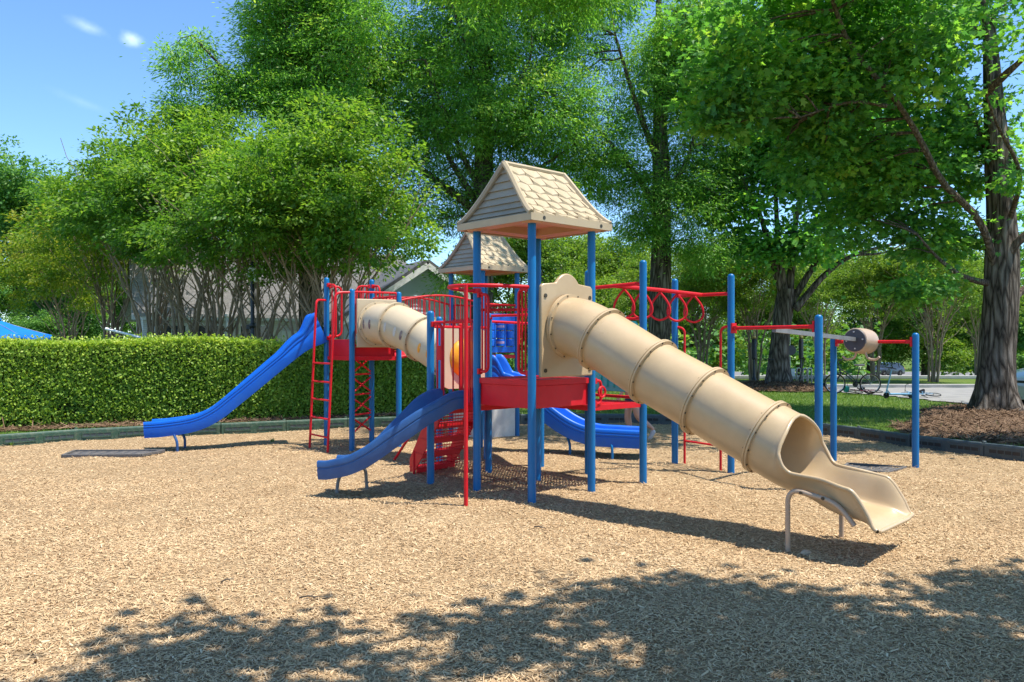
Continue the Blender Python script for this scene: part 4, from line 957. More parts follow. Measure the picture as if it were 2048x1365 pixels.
# T4: willow oak behind the roofs
T4_=(-.95,27.0)
big_tree('willow_oak_tree','tall willow oak spreading its crown directly behind the two tan roofs',T4_,
 ([(-.95,27,-.1),(-.98,27,2),(-1.0,27,5),(-.95,27,8),(-.9,27,11),(-.7,27,15)],[.48,.40,.36,.30,.22,.09]),
 [(lpx((950,400,27),(900,320,26.4),(860,240,26)),.14,.04),(lpx((962,380,27),(920,300,26.5),(850,120,25.6)),.14,.03),(lpx((968,330,27),(1010,220,26.6),(1060,120,26)),.12,.03),(lpx((962,260,27),(940,120,26.6),(900,0,26)),.12,.03),
  (lpx((950,420,27),(830,330,26.5),(720,250,26),(620,210,25.5)),.15,.03),(lpx((975,420,27),(1060,350,27),(1150,290,27)),.12,.03)],
 [lobeW(960,60,200,130,27),lobeW(880,230,190,110,26.5),lobeW(1080,230,150,110,27),lobeW(1150,90,90,110,27.5),lobeW(1185,50,80,100,26.8),lobeW(1175,200,70,80,26.8),lobeW(790,150,80,110,25.4),lobeW(810,290,90,80,25.2),lobeW(800,30,100,90,25.6),lobeW(780,120,150,130,26.5),lobeW(780,370,130,90,26),lobeW(905,550,35,40,25.8),(1.4,14.4,9.6,1.5,1.2,.8),(.2,17.6,9.9,1.6,1.2,.8),(1.5,18.3,9.9,1.6,1.3,.8),(-1.0,17.3,9.9,1.4,1.2,.8),lobeW(1060,390,110,70,27.5),lobeW(700,470,90,60,26),lobeW(960,400,110,90,28),lobeW(1000,-90,250,110,27)],
 4000,66,.50,.135,.036,M_willow,44,gap=.27,droop=.5,twigs=240,group='big trees around the play area',limbbark=M_bark)
# T5: willow oak leaning its limb over the myrtles
T5_=(-6.6,26.5)
big_tree('willow_oak_tree','willow oak whose long limb reaches into open sky above the crape myrtles',T5_,
 ([(-6.6,26.5,-.1),(-6.6,26.5,3),(-6.7,26.5,6),(-6.8,26.5,9),(-7,26.5,12)],[.42,.36,.3,.22,.1]),
 [(lpx((610,330,26.5),(560,250,26),(490,180,25.6),(430,120,25.2),(385,70,25)),.13,.02),(lpx((620,300,26.5),(680,180,26),(720,60,25.6)),.12,.03),(lpx((612,330,26.5),(520,290,26),(440,240,25.6)),.09,.02),(lpx((615,260,26.5),(590,120,26),(560,10,25.6)),.1,.03)],
 [lobeW(372,38,18,30,25.2,.4),lobeW(392,85,30,35,25.2,.5),lobeW(345,108,28,24,25.2,.5),lobeW(362,150,40,32,25.2,.6),lobeW(425,150,36,36,25.4,.7),lobeW(452,205,48,34,25.4,.8),lobeW(362,215,34,36,25.4,.7),lobeW(405,240,50,36,25.4,.9),lobeW(500,265,65,40,25.6),lobeW(600,110,115,130,26.5),lobeW(540,15,70,55,26),lobeW(530,100,55,70,26),lobeW(545,200,80,60,25.8),lobeW(480,170,50,40,25.5),lobeW(690,70,110,120,26.5),lobeW(650,240,130,90,26),lobeW(560,300,110,60,25.6),lobeW(620,-60,130,80,26.5)],
 2300,66,.46,.135,.036,M_willow,55,gap=.18,droop=.5,twigs=160,group='big trees around the play area',limbbark=M_bark)
# shade tree that stands beside the photographer
TS_=(7.3,1.6)
big_tree('oak_tree','oak out of frame whose crown dapples shade across the nearest wood chips',TS_,
 ([(7.3,1.6,-.1),(7.3,1.6,2),(7.2,1.7,4.4),(7.0,1.8,7)],[.42,.34,.3,.2]),
 [([(7.2,1.7,4.2),(5.2,2.2,5.4),(2.6,2.8,6.3),(.9,3.1,6.8)],.09,.02),([(7.2,1.7,4.4),(6.6,3.2,5.4),(5.8,4.8,6.2)],.12,.03),([(7.2,1.7,4.8),(4.6,.6,6.4),(1.0,.4,7.2)],.12,.03),([(2.6,2.8,6.3),(1.2,4.0,6.8),(.6,4.7,7.1)],.05,.015)],
 [(6.4,3.2,6.6,1.9,1.7,.9),(4.5,2.9,6.5,1.9,1.5,.8),(2.9,2.6,6.7,1.5,1.4,.7),(1.3,3.0,6.9,1.2,1.1,.6),(.0,2.7,7.0,.9,.8,.5),(5.9,4.0,6.5,1.3,.7,.6),(4.0,4.0,6.9,1.2,.65,.5),(7.7,4.3,6.6,1.2,.8,.6),(2.4,1.2,7.2,2.0,1.2,.6),(5.2,1.0,7.4,2.2,1.5,.8),(-.9,1.9,7.3,1.1,.7,.5),(1.6,1.8,7.1,1.4,.9,.5),(5.7,4.4,6.9,1.4,.8,.6),(4.3,4.4,7.1,1.2,.75,.5),(3.0,4.2,7.1,.9,.6,.45)],
 1150,18,.34,.15,.12,M_maple,66,gapk=3.2,gap=.48,shape=LEAF_Q,droop=.3,twigs=90)

# ------------------------------------------------------------------ crape myrtles: many stems, vase shaped
def myrtle(h,sp,seed,mat,skirt=False,nst=9,nc=500,per=60,lean=(0,0)):
    g=random.Random(seed); o=bpy.data.objects.new('crape_myrtle_tree',None); link(o); stems=[]; tips=[]
    for k in range(nst):
        a=6.283*k/nst+g.uniform(-.35,.35); r=g.uniform(.10,.28); mb=MB()
        b=Vector((math.cos(a)*r,math.sin(a)*r,-.1)); e=Vector((math.cos(a)*sp*g.uniform(.3,.75)+lean[0],math.sin(a)*sp*g.uniform(.3,.75)+lean[1],h*g.uniform(.60,.78))); m=b.lerp(e,.45)+Vector((-math.cos(a)*.14*sp,-math.sin(a)*.14*sp,.05*h))
        c=[Vector(x) for x in spline([b,m,e],14)]
        c=[p+Vector((g.uniform(-1,1),g.uniform(-1,1),0))*.035 for p in c]
        mb.tube(c,[.056-.042*(i/13)**.7 for i in range(14)],8)
        for f in (4,6,7,9,10,11):
            p=c[f]; q=p+Vector((g.uniform(-1,1)*sp*.5,g.uniform(-1,1)*sp*.5,h*g.uniform(.16,.30))); limb(mb,p,q,.030-.0017*f,.007,jit=.2,seed=seed*100+k*10+f,n=6,sides=6); tips.append(q)
        build('stem',mb,M_myrt,o,angle=0)
    lob=[(math.cos(a)*sp*.6,math.sin(a)*sp*.6,h*.45,sp*.30,sp*.30,h*.08) for a in ((.4,2.5,4.6) if skirt else ())]+[(lean[0],lean[1],h*.70,sp*.95,sp*.95,h*.24),(lean[0],lean[1],h*.86,sp*.6,sp*.6,h*.15)]
    for k in range(5):
        a=6.283*k/5+g.random(); lob.append((math.cos(a)*sp*.72+lean[0],math.sin(a)*sp*.72+lean[1],h*g.uniform(.58,.74),sp*.42,sp*.42,h*.13))
    P,U=crown_points(lob,nc,seed,.40,1.6,.5); C,D,N,tone=spray(P,U,per,.31,seed+5,.3); s=np.random.default_rng(seed).lognormal(0,.22,len(C))
    leaves('crown',C,D,N,.105*s,.052*s,mat,o,tone)
    return o
GM='crape myrtles behind the hedge'
rowm=[(676,20.5,7.6,'crape myrtle behind the hedge nearest the grey roofed house gable'),(610,21.0,6.9,'crape myrtle behind the hedge where the long blue slide starts'),(520,22.0,7.3,'crape myrtle directly behind the black lamp post'),
 (445,23.5,8.3,'tallest crape myrtle, just beyond the white pole in the hedge'),(375,25.5,8.8,'crape myrtle behind the middle of the sunlit hedge'),(305,28.5,9.1,'crape myrtle whose stems show above the slanting white pole'),(222,32,8.6,'yellow green crape myrtle between the umbrella and the white pole'),(140,37,7.7,'orange tinged crape myrtle standing next to the blue umbrella')]
pr=[myrtle(6.9,2.6,101,M_myl),myrtle(7.2,2.7,102,M_myl,nst=10),myrtle(6.9,2.7,103,M_myo,skirt=True)]
used=set()
for i,(px,Y,h,lb) in enumerate(rowm):
    k=2 if i>=6 else i%2
    x=(px-1024)*Y/F_PX; s=h/(6.9,7.2,6.9)[k]
    if k not in used:
        o=pr[k]; used.add(k); o.location=(x,Y,0); o.rotation_euler.z=i*1.3; o.scale=(s,s,s)
    else: o=dup(pr[k],(x,Y,0),i*1.3+.4,scale=(s,s,s))
    tag(o,lb,'tree',GM)
GF='crape myrtles along the far drive'
farm=[(1405,34.5,6.2,'multi stemmed crape myrtle seen past the step ladder bars'),(1509,34.2,6.0,'multi stemmed crape myrtle behind the black path lamp'),(1750,35.2,6.1,'crape myrtle with its stems right beside the dark parked car'),(1868,34.3,6.2,'pale stemmed crape myrtle between the dark car and the thick maple trunk'),(1310,37,6.0,'crape myrtle behind the teal play panel'),(1640,44,6.2,'crape myrtle far beyond the bike rack'),(1960,40,6.2,'crape myrtle far behind the thick maple trunk')]
for i,(px,Y,h,lb) in enumerate(farm):
    x=(px-1024)*Y/F_PX; s=h/7.; o=tag(dup(pr[i%2],(x,Y,terrain(x,Y)),2.1*i+.7,scale=(s,s,s)),lb,'tree',GF)
    for c in kids(o):
        if c.name.startswith('crown'): c.material_slots[0].link='OBJECT'; c.material_slots[0].material=M_bright  # far crowns get the brighter leaf: their sunlight put into the colour

# ------------------------------------------------------------------ trees farther off
def simple_tree(name,h,rx,seed,mat,nc,per,rad,L,Wd,z0=.25,kind='round'):
    g=random.Random(seed); o=bpy.data.objects.new(name,None); link(o); mb=MB()
    trunk_mesh(mb,[(0,0,-.3),(.1,0,h*.2),(0,.1,h*.45),(.1,0,h*.75)],[h*.028,h*.023,h*.018,h*.007],seed=seed,sides=12); build('trunk',mb,M_bark,o,angle=0)
    lob=[(0,0,h*.62,rx*.7,rx*.7,h*.34)]
    for k in range(9):
        a=6.283*k/9*1.7+g.random(); zz=g.uniform(z0+.1,.88)*h; rr=rx*(1-((zz/h-.5)/.55)**2)**.5*.62; lob.append((math.cos(a)*rr,math.sin(a)*rr,zz,rx*.42,rx*.42,h*.13))
    mb=MB()
    for q in lob[1:]: limb(mb,(0,0,h*g.uniform(.22,.5)),q[:3],h*.010,h*.003,jit=.2,seed=int(q[0]*1000),n=6,sides=6)
    build('branch',mb,M_bark,o)
    P,U=crown_points(lob,nc,seed,.22,.45,.5); C,D,N,tone=spray(P,U,per,rad,seed+5,.35); s=np.random.default_rng(seed).lognormal(0,.22,len(C))
    leaves('crown',C,D,N,L*s,Wd*s,mat,o,tone); return o
GB='trees in the distance'
oa=simple_tree('oak_tree',16,6.5,201,M_far,900,74,.95,.24,.15,.12); ob=simple_tree('oak_tree',15,6.2,202,M_bright,900,74,.95,.22,.14,.05)
spots=[(oa,35,58,16.2,'rounded oak rising above the blue umbrella'),(oa,-75,66,16,'oak at the edge of the picture beyond the blue umbrella'),(oa,168,72,15.6,'oak peeping over the orange tinged crape myrtle'),(oa,110,50,7.5,'low dark tree between the umbrella and the orange tinged myrtle'),
 (ob,1120,62,12.5,'bright green tree just right of the front tower posts'),(ob,1235,66,12.8,'bright green tree behind the domed tube slide panel'),(ob,1030,70,13,'bright green tree showing between the two tan roofs'),(ob,1380,64,11,'bright green tree behind the hanging rings'),(ob,1460,74,12.5,'bright green tree over the far drive behind the forked maple'),
 (ob,1600,70,12,'bright green tree straight behind the bike rack'),(oa,1740,78,13.5,'bluish green tree above the dark parked car'),(ob,1850,72,12.2,'bright green tree left of the thick maple trunk'),(oa,1960,80,14,'bluish green tree behind the thick maple trunk'),(oa,2080,70,13,'bluish green tree above the silver car'),(oa,330,60,9,'dark oak behind the crape myrtle stems'),(oa,560,64,9.5,'dark oak over the house roof')]
seen=set()
for i,(src,px,Y,h,lb) in enumerate(spots):
    x=(px-1024)*Y/F_PX; s=h/(16 if src is oa else 15)
    zz=terrain(x,Y) if px>900 else 0
    if src.name not in seen:
        seen.add(src.name); o=src; o.location=(x,Y,zz); o.scale=(s,s,s)
    else: o=dup(src,(x,Y,zz),i*2.4,scale=(s,s,s))
    tag(o,lb,'tree',GB)
# the wood beyond the drive: one dense mass
g=np.random.default_rng(77); lob=[]
for x in np.arange(4,120,5.5):
    lob.append((x+g.uniform(-2,2),g.uniform(84,90) if x<28 or x>46 else g.uniform(118,124),-2.6+g.uniform(2.,3.5),4.5,3.5,g.uniform(3.2,5.)))
for x in np.arange(0,130,6.): lob.append((x,g.uniform(121,128),g.uniform(1,4),6,4,g.uniform(5,7.5)))
for x in np.arange(-2,26,3.2): lob.append((x,g.uniform(52,57),g.uniform(.3,1.),2.6,2.,g.uniform(1.7,2.6)))
for x in np.arange(46,70,4): lob.append((x,g.uniform(60,66),g.uniform(0,1.),3.2,2.4,g.uniform(2.2,3.2)))
P,U=crown_points(lob,3600,78,.05,.3,.45); C,D,N,tone=spray(P,U,26,.95,79,.3); s=g.lognormal(0,.2,len(C))
tag(leaves('woodland',C,D,N,.42*s,.30*s,M_wood,None,tone),kind='stuff')
# low wood and shrubs behind the left trees
lob=[(x,g.uniform(66,72),g.uniform(.6,1.6),3.6,2.6,g.uniform(2.2,3.4)) for x in np.arange(-62,-18,4.)]
P,U=crown_points(lob,800,80,.05,.3,.45); C,D,N,tone=spray(P,U,26,.9,81,.3); s=g.lognormal(0,.2,len(C))
tag(leaves('woodland',C,D,N,.36*s,.26*s,M_wood,None,tone),kind='stuff')

# ------------------------------------------------------------------ the clipped hedge
def hedge():
    o=thing('hedge',(-6,16.8,0),'long clipped green hedge behind the play area, half in shade','hedge'); org=(-6,16.8,0); H=1.64; T=1.5
    front=[Vector((*p,0)) for p in spline([(*p,) for p in HEDGE],60)]; g=np.random.default_rng(5)
    fr_=np.array([tuple(p)[:2] for p in front]); tn=np.gradient(fr_,axis=0); tn=tn/np.linalg.norm(tn,axis=1,keepdims=True); nb=np.column_stack([-tn[:,1],tn[:,0]])   # nb: to the back
    mb=MB(); rings=[]
    for i in range(60):
        f,b_=fr_[i],nb[i]; h=H+.05*math.sin(i*.31)+.10*(1-i/59)
        q=lambda d,z:(f[0]+b_[0]*d,f[1]+b_[1]*d,z)
        rings.append([q(.22,-.05),q(.14,.5),q(.12,h-.18),q(.22,h-.09),q(T-.2,h-.09),q(T-.12,h-.2),q(T-.14,-.05)])
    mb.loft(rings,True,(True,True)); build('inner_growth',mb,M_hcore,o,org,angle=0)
    n=180000; i=g.random(n)*58.999; k=i.astype(int); u=(i-k)[:,None]; f=fr_[k]*(1-u)+fr_[k+1]*u; b_=unit(nb[k]*(1-u)+nb[k+1]*u)
    h=H+.05*np.sin(i*.31)+.10*(1-i/59); sel=g.random(n); d=np.zeros(n); z=np.zeros(n); nrm=np.zeros((n,3))
    A=sel<.66; B=(sel>=.66)&(sel<.92); C_=sel>=.92
    bul=.13*wob(np.column_stack([f,g.random(n)*h]),2.2,3)
    zf=g.random(n)*h; d[A]=(.02+np.abs(g.normal(0,.10,n))+bul*.7)[A]; z[A]=(zf+g.normal(0,.02,n))[A]; nrm[A]=np.column_stack([-b_[A],np.full(A.sum(),.45)])
    edge=np.clip((h-z)/.18,0,1); d[A]+=(.14*(1-edge[A])**2)
    d[B]=(g.random(n)*(T-.1)+.05)[B]; z[B]=(h-.03-np.abs(g.normal(0,.06,n))+bul*.5)[B]; nrm[B]=(0,0,1)
    d[C_]=(T-.05+g.normal(0,.05,n))[C_]; z[C_]=zf[C_]; nrm[C_]=np.column_stack([b_[C_],np.full(C_.sum(),.4)])
    # clumps with hollows: thin out where noise is low
    P=np.column_stack([f+b_*d[:,None],z]); hol=wob(P,3.3,9)+.5*wob(P,9.,10); keep=(hol>-.75)|(g.random(n)<.35); low=(z<.22)&(g.random(n)<.35); keep&=~low; z=z+np.where(B&(g.random(n)<.05),g.random(n)*.14,0); P[:,2]=z
    P=P[keep]; nrm=nrm[keep]; m=len(P); D=g.normal(size=(m,3))+nrm*.55; N=nrm+g.normal(size=(m,3))*.55
    tone=np.clip(.44+.15*g.normal(size=m)+.10*hol[keep]+.25*np.clip((P[:,2]-1.35)/.4,0,1),0,1); s=g.lognormal(0,.2,m)  # leaf tone rises near the top: sunlight put into the colour
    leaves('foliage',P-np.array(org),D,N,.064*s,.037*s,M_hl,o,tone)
hedge()
# ================================================================== everything else
M_tim=surf('green_border_plastic',(.032,.085,.052),(.025,.068,.042),scale=5,rough=.5,dust=(.25,.24,.17))
M_timd=surf('dark_border_plastic',(.04,.06,.065),(.055,.078,.082),scale=5,rough=.5,dust=(.16,.16,.14))
M_mat=surf('rubber_mat',(.075,.075,.08),(.11,.105,.10),scale=14,rough=.85,dust=(.35,.27,.18),bump=.3)
M_black=surf('black_paint',(.012,.012,.013),(.02,.02,.02),scale=6,rough=.4)
M_tyre=surf('tyre_rubber',(.014,.014,.014),(.024,.023,.022),scale=10,rough=.8,spec=.2)
M_chrome=surf('bright_steel',(.62,.60,.56),(.5,.48,.45),scale=8,rough=.3,metal=.9)
M_galv=surf('galvanised_steel',(.50,.48,.42),(.38,.36,.32),scale=8,rough=.45,metal=.7)
M_umb=surf('umbrella_cloth',(.006,.17,.62),(.01,.13,.50),scale=2,rough=.85,spec=.2,bump=.05)
M_wallw=surf('white_siding',(.78,.78,.76),(.72,.72,.70),scale=2,rough=.7)
M_side=surf('grey_blue_siding',(.70,.75,.80),(.64,.69,.74),scale=2,rough=.7)
M_trim=surf('white_trim',(.9,.9,.89),(.7,.7,.69),scale=3,rough=.5)
M_shin=surf('roof_shingle',(.46,.44,.43),(.27,.26,.255),scale=14,rough=.9,bump=.5,bscale=40)
M_shind=surf('roof_edge',(.12,.125,.13),(.09,.09,.095),scale=14,rough=.8)
M_glass=surf('window_glass',(.03,.04,.05),(.05,.06,.07),scale=1,rough=.08,spec=.8)
def brick(name,c1,c2,mo):
    m,t,b=nt(name); bt=node(t,'ShaderNodeTexBrick',i_Scale=1.,i_Color1=(*c1,1),i_Color2=(*c2,1),i_Mortar=(*mo,1)); bt.inputs['Brick Width'].default_value=.22; bt.inputs['Row Height'].default_value=.075; bt.inputs['Mortar Size'].default_value=.008
    mp=node(t,'ShaderNodeMapping'); mp.inputs['Rotation'].default_value=(R(90),0,0); t.links.new(coords(t),mp.inputs['Vector']); t.links.new(mp.outputs[0],bt.inputs['Vector']); t.links.new(bt.outputs['Color'],b.inputs['Base Color']); b.inputs['Roughness'].default_value=.9; return m
M_brick=brick('tan_brick',(.42,.33,.24),(.34,.25,.18),(.5,.46,.4)); M_brickw=brick('painted_brick',(.80,.78,.75),(.74,.72,.69),(.6,.58,.56))
# ---- border timbers
L_=[('plain green border timber entering the picture below the sunlit hedge',0)]
poly=[Vector((*p,0)) for p in BORDER]; d=[0]
for a,b in zip(poly,poly[1:]): d.append(d[-1]+(b-a).length)
def at(s):
    for i in range(len(d)-1):
        if s<=d[i+1]: return poly[i].lerp(poly[i+1],(s-d[i])/(d[i+1]-d[i]))
    return poly[-1]
s0=d[3]-1.17*3; step=1.17; segs=[]
s=s0
while s+step<d[-1]: segs.append((at(s),at(s+step))); s+=step
def px_of(p): return 1024+F_PX*p.x/p.y
plain=['green border timber outside the frame, first of the run before the rubber mat','green border timber cut by the picture edge under the umbrella','green border timber with slots beside the weed sprig',
 'green slotted border timber behind the black rubber mat','green slotted border timber just before the lip of the long slide','green border timber crossing behind the lip of the long slide','green border timber under the middle of the long slide','green border timber seen between the long slide and the red ladder','green border timber passing behind the red ladder','green border timber between two posts of the cross climber tower','green border timber behind the start of the short slide',
 'border timber behind the red perforated steps','border timber hidden behind the pale store panel','dark border timber behind the wide slide','dark border timber seen under the low deck by the walking legs','dark border timber just right of the walking legs','dark border timber behind the middle of the tube slide','dark border timber behind the lower tube slide flange','dark border timber meeting the tall post of the cross bar','dark border timber curving past the two glide ride posts','dark border timber between the two last blue posts','dark border timber right of the last blue post','dark border timber running out at the picture edge beside the straw bed','dark border timber outside the frame after the straw bed']
def timber(p,q,mat):
    m=(p+q)/2; dv=(q-p); Ln=dv.length-.012; o=bpy.data.objects.new('border_timber',None); link(o); o.location=(m.x,m.y,0); o.rotation_euler.z=math.atan2(dv.y,dv.x)
    mb=MB(); prof=[(-.055,-.06),(-.055,.165),(-.045,.195),(.045,.195),(.055,.165),(.055,-.06)]
    xs_=[-Ln/2,Ln/2]; mb.loft([[(x,y,z) for y,z in prof] for x in xs_],True,(True,True),False)
    b=build('beam',mb,mat,o,bevel=.008)
    for k in (-.25,.25):   # raised frames round the recessed slots on the play side
        mb=MB(); c=k*Ln
        mb.box((c,-.058,.125),(Ln*.40,.012,.018)); mb.box((c,-.058,.055),(Ln*.40,.012,.018)); mb.box((c-Ln*.195,-.058,.09),(.02,.012,.06)); mb.box((c+Ln*.195,-.058,.09),(.02,.012,.06))
        for e in (-.09,0,.09): mb.box((c+e*Ln,-.058,.09),(.012,.010,.06))
        mb.mi=1; mb.box((c,-.0555,.09),(Ln*.38,.004,.055)); build('slot',mb,[mat,M_timd if mat is M_tim else M_black],o)
    mb=MB(); mb.lathe([(.03,-.15),(.03,.215),(.02,.222)],(Ln/2-.02,.0,0),n=10); build('stake',mb,mat,o)
    return o
for i,(p,q) in enumerate(segs):
    o=timber(p,q,M_tim if (p.x+q.x)/2<-1 else M_timd)
    tag(o,plain[i] if i<len(plain) else 'dark border timber outside the frame, further along the straw bed','border timber','border timbers round the play area')
    print('timber',i,round(px_of(p)),round(px_of(q)))
# ---- mats
def mat_(name,poly,label):
    c=Vector((sum(p[0] for p in poly)/len(poly),sum(p[1] for p in poly)/len(poly),0)); o=thing(name,c,label,'mat'); mb=MB()
    n=8; rows=[]
    for i in range(n+1):
        a=Vector(poly[0]).lerp(Vector(poly[1]),i/n); b=Vector(poly[3]).lerp(Vector(poly[2]),i/n); rows.append([(*(a.lerp(b,j/5)),.008+.005*math.sin(i*1.3)+.006*math.sin(j*2+i)) for j in range(6)])
    for r0,r1 in zip(rows,rows[1:]):
        for j in range(5): mb.add([r0[j],r0[j+1],r1[j+1],r1[j]],[(0,3,2,1)],True)
    b=build('sheet',mb,M_mat,o,tuple(c)); s_=b.modifiers.new('t','SOLIDIFY'); s_.thickness=.04; s_.offset=-1
    mb=MB()
    for a,e in ((0,1),(1,2),(2,3),(3,0)): mb.beam((*poly[a],.006),(*poly[e],.006),.035,.05)
    build('edge',mb,M_mat,o,tuple(c),bevel=.008)
mat_('rubber_mat',[(-6.62,11.9),(-5.50,11.98),(-5.35,12.45),(-6.72,12.42)],'worn black rubber mat below the lip of the long slide')
mat_('rubber_mat',[(4.33,10.62),(4.80,10.36),(5.25,10.78),(4.62,11.12)],'black rubber mat under the glide ride between the blue posts')
# ---- umbrella, white pole, lamp post
UX,UY=-13.9,21.5
o=thing('patio_umbrella',(UX,UY,0),'bright blue patio umbrella rising over the hedge top','umbrella'); mb=MB(); n=8; rr=1.5
ang=[2*math.pi*(k+.3)/n for k in range(n)]
rings=[]
for i in range(8):
    t=i/7; ring=[]
    for k in range(n*4):
        a0=ang[(k//4)%n]; a1=a0+2*math.pi/n; f=(k%4)/4; p=Vector((math.cos(a0),math.sin(a0)))*(1-f)+Vector((math.cos(a1),math.sin(a1)))*f; sag=-.05*math.sin(math.pi*f)*t
        ring.append((p.x*rr*(.02+.98*t),p.y*rr*(.02+.98*t),2.34-.48*t-.04*math.sin(math.pi*t)+sag))
    rings.append(ring)
mb.loft(rings,True,(True,False)); c_=build('canopy',mb,M_umb,o,angle=20); s_=c_.modifiers.new('t','SOLIDIFY'); s_.thickness=.004
mb=MB(); last=rings[-1]
mb.loft([last,[(x*1.0,y*1.0,z-.13) for x,y,z in last]],True,(False,False)); v_=build('valance',mb,M_umb,c_); v_.modifiers.new('t','SOLIDIFY').thickness=.004
mb=MB(); mb.lathe([(.30,2.275),(.16,2.36),(.02,2.41)],n=16); build('vent_cap',mb,M_umb,c_)
mb=MB(); mb.tube([(0,0,0),(0,0,2.40)],.024,10); mb.lathe([(.30,0),(.30,.05),(.05,.09)],n=20); mb.sphere((0,0,2.43),.035); build('pole',mb,M_galv,o)
mb=MB()
for k in range(n): mb.tube([(0,0,2.30),(math.cos(ang[k])*rr*.97,math.sin(ang[k])*rr*.97,1.865)],.008,5)
build('ribs',mb,M_galv,o)
a=Vector(W(212,658,20.5)); b=Vector(W(345,692,20.5)); mb=MB(); dn=(b-a).normalized(); mb.tube([a,b+dn*4.2],.032,10); mb.lathe([(.034,-.01),(.036,0),(.036,.05)],a,dn,12); mb.lathe([(.05,0),(.05,.03)],a+dn*5.4,dn,12)
tag(build('white_pole',mb,M_trim),'thin white pole slanting up out of the hedge','pole')
lx,ly,_=W(505,690,21.4); o=thing('lamp_post',(lx,ly,0),'black lamp post with camera box among the crape myrtle stems','lamp post'); mb=MB()
mb.lathe([(.12,0),(.12,.10),(.08,.16),(.065,.6),(.05,.66),(.048,3.75),(.03,3.8)],n=14); build('pole',mb,M_black,o)
mb=MB(); mb.lathe([(.07,2.05),(.085,2.07),(.085,2.15),(.07,2.17)],n=14); mb.box((-.10,-.02,2.08),(.10,.07,.12)); build('collar',mb,M_black,o)
mb=MB(); mb.box((.03,-.10,3.50),(.20,.12,.26)); build('camera_box',mb,M_trim,o,bevel=.015)
mb=MB(); mb.lathe([(.0,-.03),(.055,.0),(.055,.10),(.03,.12)],(.14,-.16,3.36),(0,-.3,-1),14); build('camera_dome',mb,M_trim,o)
# ---- house
HX,HY=-9.5,32.5; o=thing('clubhouse',(HX,HY,0),'pale clubhouse with grey shingle roof and siding gable behind the hedge','house'); org=(HX,HY,0)
x0,x1=-13.6,-2.6; ez=2.75; rz=5.75
mb=MB(); mb.box(((x0+x1)/2,HY+3.2,ez/2-.05),(x1-x0,6.4,ez+.1)); build('wall',mb,M_brickw,o,org)
mb=MB(); mb.box(((x0+x1)/2,HY-.03,.42),(x1-x0+.04,.10,.86)); build('brick_base',mb,M_brick,o,org)
mb=MB(); A=[(x0-.4,HY-.5,ez-.1),(x1+.4,HY-.5,ez-.1),(x1+.4,HY+3.2,rz),(x0-.4,HY+3.2,rz),(x1+.4,HY+6.9,ez-.1),(x0-.4,HY+6.9,ez-.1)]
mb.add(A,[(0,1,2,3),(3,2,4,5)]); n_=24
for i in range(n_):   # shingle courses
    t=i/n_; a=Vector(A[0]).lerp(Vector(A[3]),t); b=Vector(A[1]).lerp(Vector(A[2]),t); mb.beam(a+Vector((0,-.01,.012)),b+Vector((0,-.01,.012)),.025,.02)
rf=build('roof',mb,M_shin,o,org); rf.modifiers.new('t','SOLIDIFY').thickness=.12
mb=MB(); mb.beam((x0-.4,HY-.52,ez-.16),(x1+.4,HY-.52,ez-.16),.03,.2); build('fascia',mb,M_trim,rf,org)
# cross gable in front
gx,gy,gw,gz,ge=-3.3,30.0,3.4,4.72,2.45
slope=(gz-ge)/gw; mb=MB()
mb.add([(gx-gw+.2,gy,-.1),(gx+gw-.2,gy,-.1),(gx+gw-.2,gy,ge+.13),(gx,gy,gz),(gx-gw+.2,gy,ge+.13)],[(0,1,2,3,4)])
mb.add([(gx-gw+.2,gy,-.1),(gx-gw+.2,gy+3,-.1),(gx-gw+.2,gy+3,ge+.13),(gx-gw+.2,gy,ge+.13)],[(0,1,2,3)]); mb.add([(gx+gw-.2,gy,-.1),(gx+gw-.2,gy+3,-.1),(gx+gw-.2,gy+3,ge+.13),(gx+gw-.2,gy,ge+.13)],[(3,2,1,0)])
z=.95
while z<gz-.15:
    hw=min(gw-.22,(gz-z)/slope-.06); mb.beam((gx-hw,gy-.012,z),(gx+hw,gy-.012,z),.022,.035); z+=.17
gb=build('gable',mb,M_side,o,org)
mb=MB(); mb.box((gx,gy-.04,.42),(2*gw-.36,.09,.86)); build('brick_base',mb,M_brick,o,org)
mb=MB()
for s in (-1,1):
    p=[(gx,gy-.35,gz+.16),(gx+s*(gw+.35),gy-.35,ge-.08),(gx+s*(gw+.35),gy+4.5,ge-.08),(gx,gy+4.5,gz+.16)]; mb.add(p,[(0,1,2,3) if s<0 else (3,2,1,0)])
gr=build('gable_roof',mb,M_shind,o,org); gr.modifiers.new('t','SOLIDIFY').thickness=.12
for s in (-1,1):
    mb=MB(); mb.beam((gx,gy-.37,gz+.02),(gx+s*(gw+.36),gy-.37,ge-.22),.035,.22); build('rake_board',mb,M_trim,gr,org)
def window(x,y,z,w_,h,nx=2,ny=2):
    mb=MB(); mb.box((x,y,z+h/2),(w_,.02,h)); wd=build('window',mb,M_glass,o,org); mb=MB()
    for q in (-.5,.5): mb.box((x+q*(w_+.06),y-.02,z+h/2),(.09,.07,h+.2)); mb.box((x,y-.02,z+h/2+q*(h+.06)),(w_+.03,.06,.09))
    for i in range(1,nx): mb.box((x-w_/2+w_*i/nx,y-.016,z+h/2),(.035,.02,h))
    for i in range(1,ny): mb.box((x,y-.022,z+h*i/ny),(w_,.012,.03))
    build('frame',mb,M_trim,wd,org)
for x in (-12.6,-11.2,-9.6,-6.4): window(x,HY-.02,.95,1.0,1.35)
window(gx-.8,gy-.03,1.1,.9,1.1)
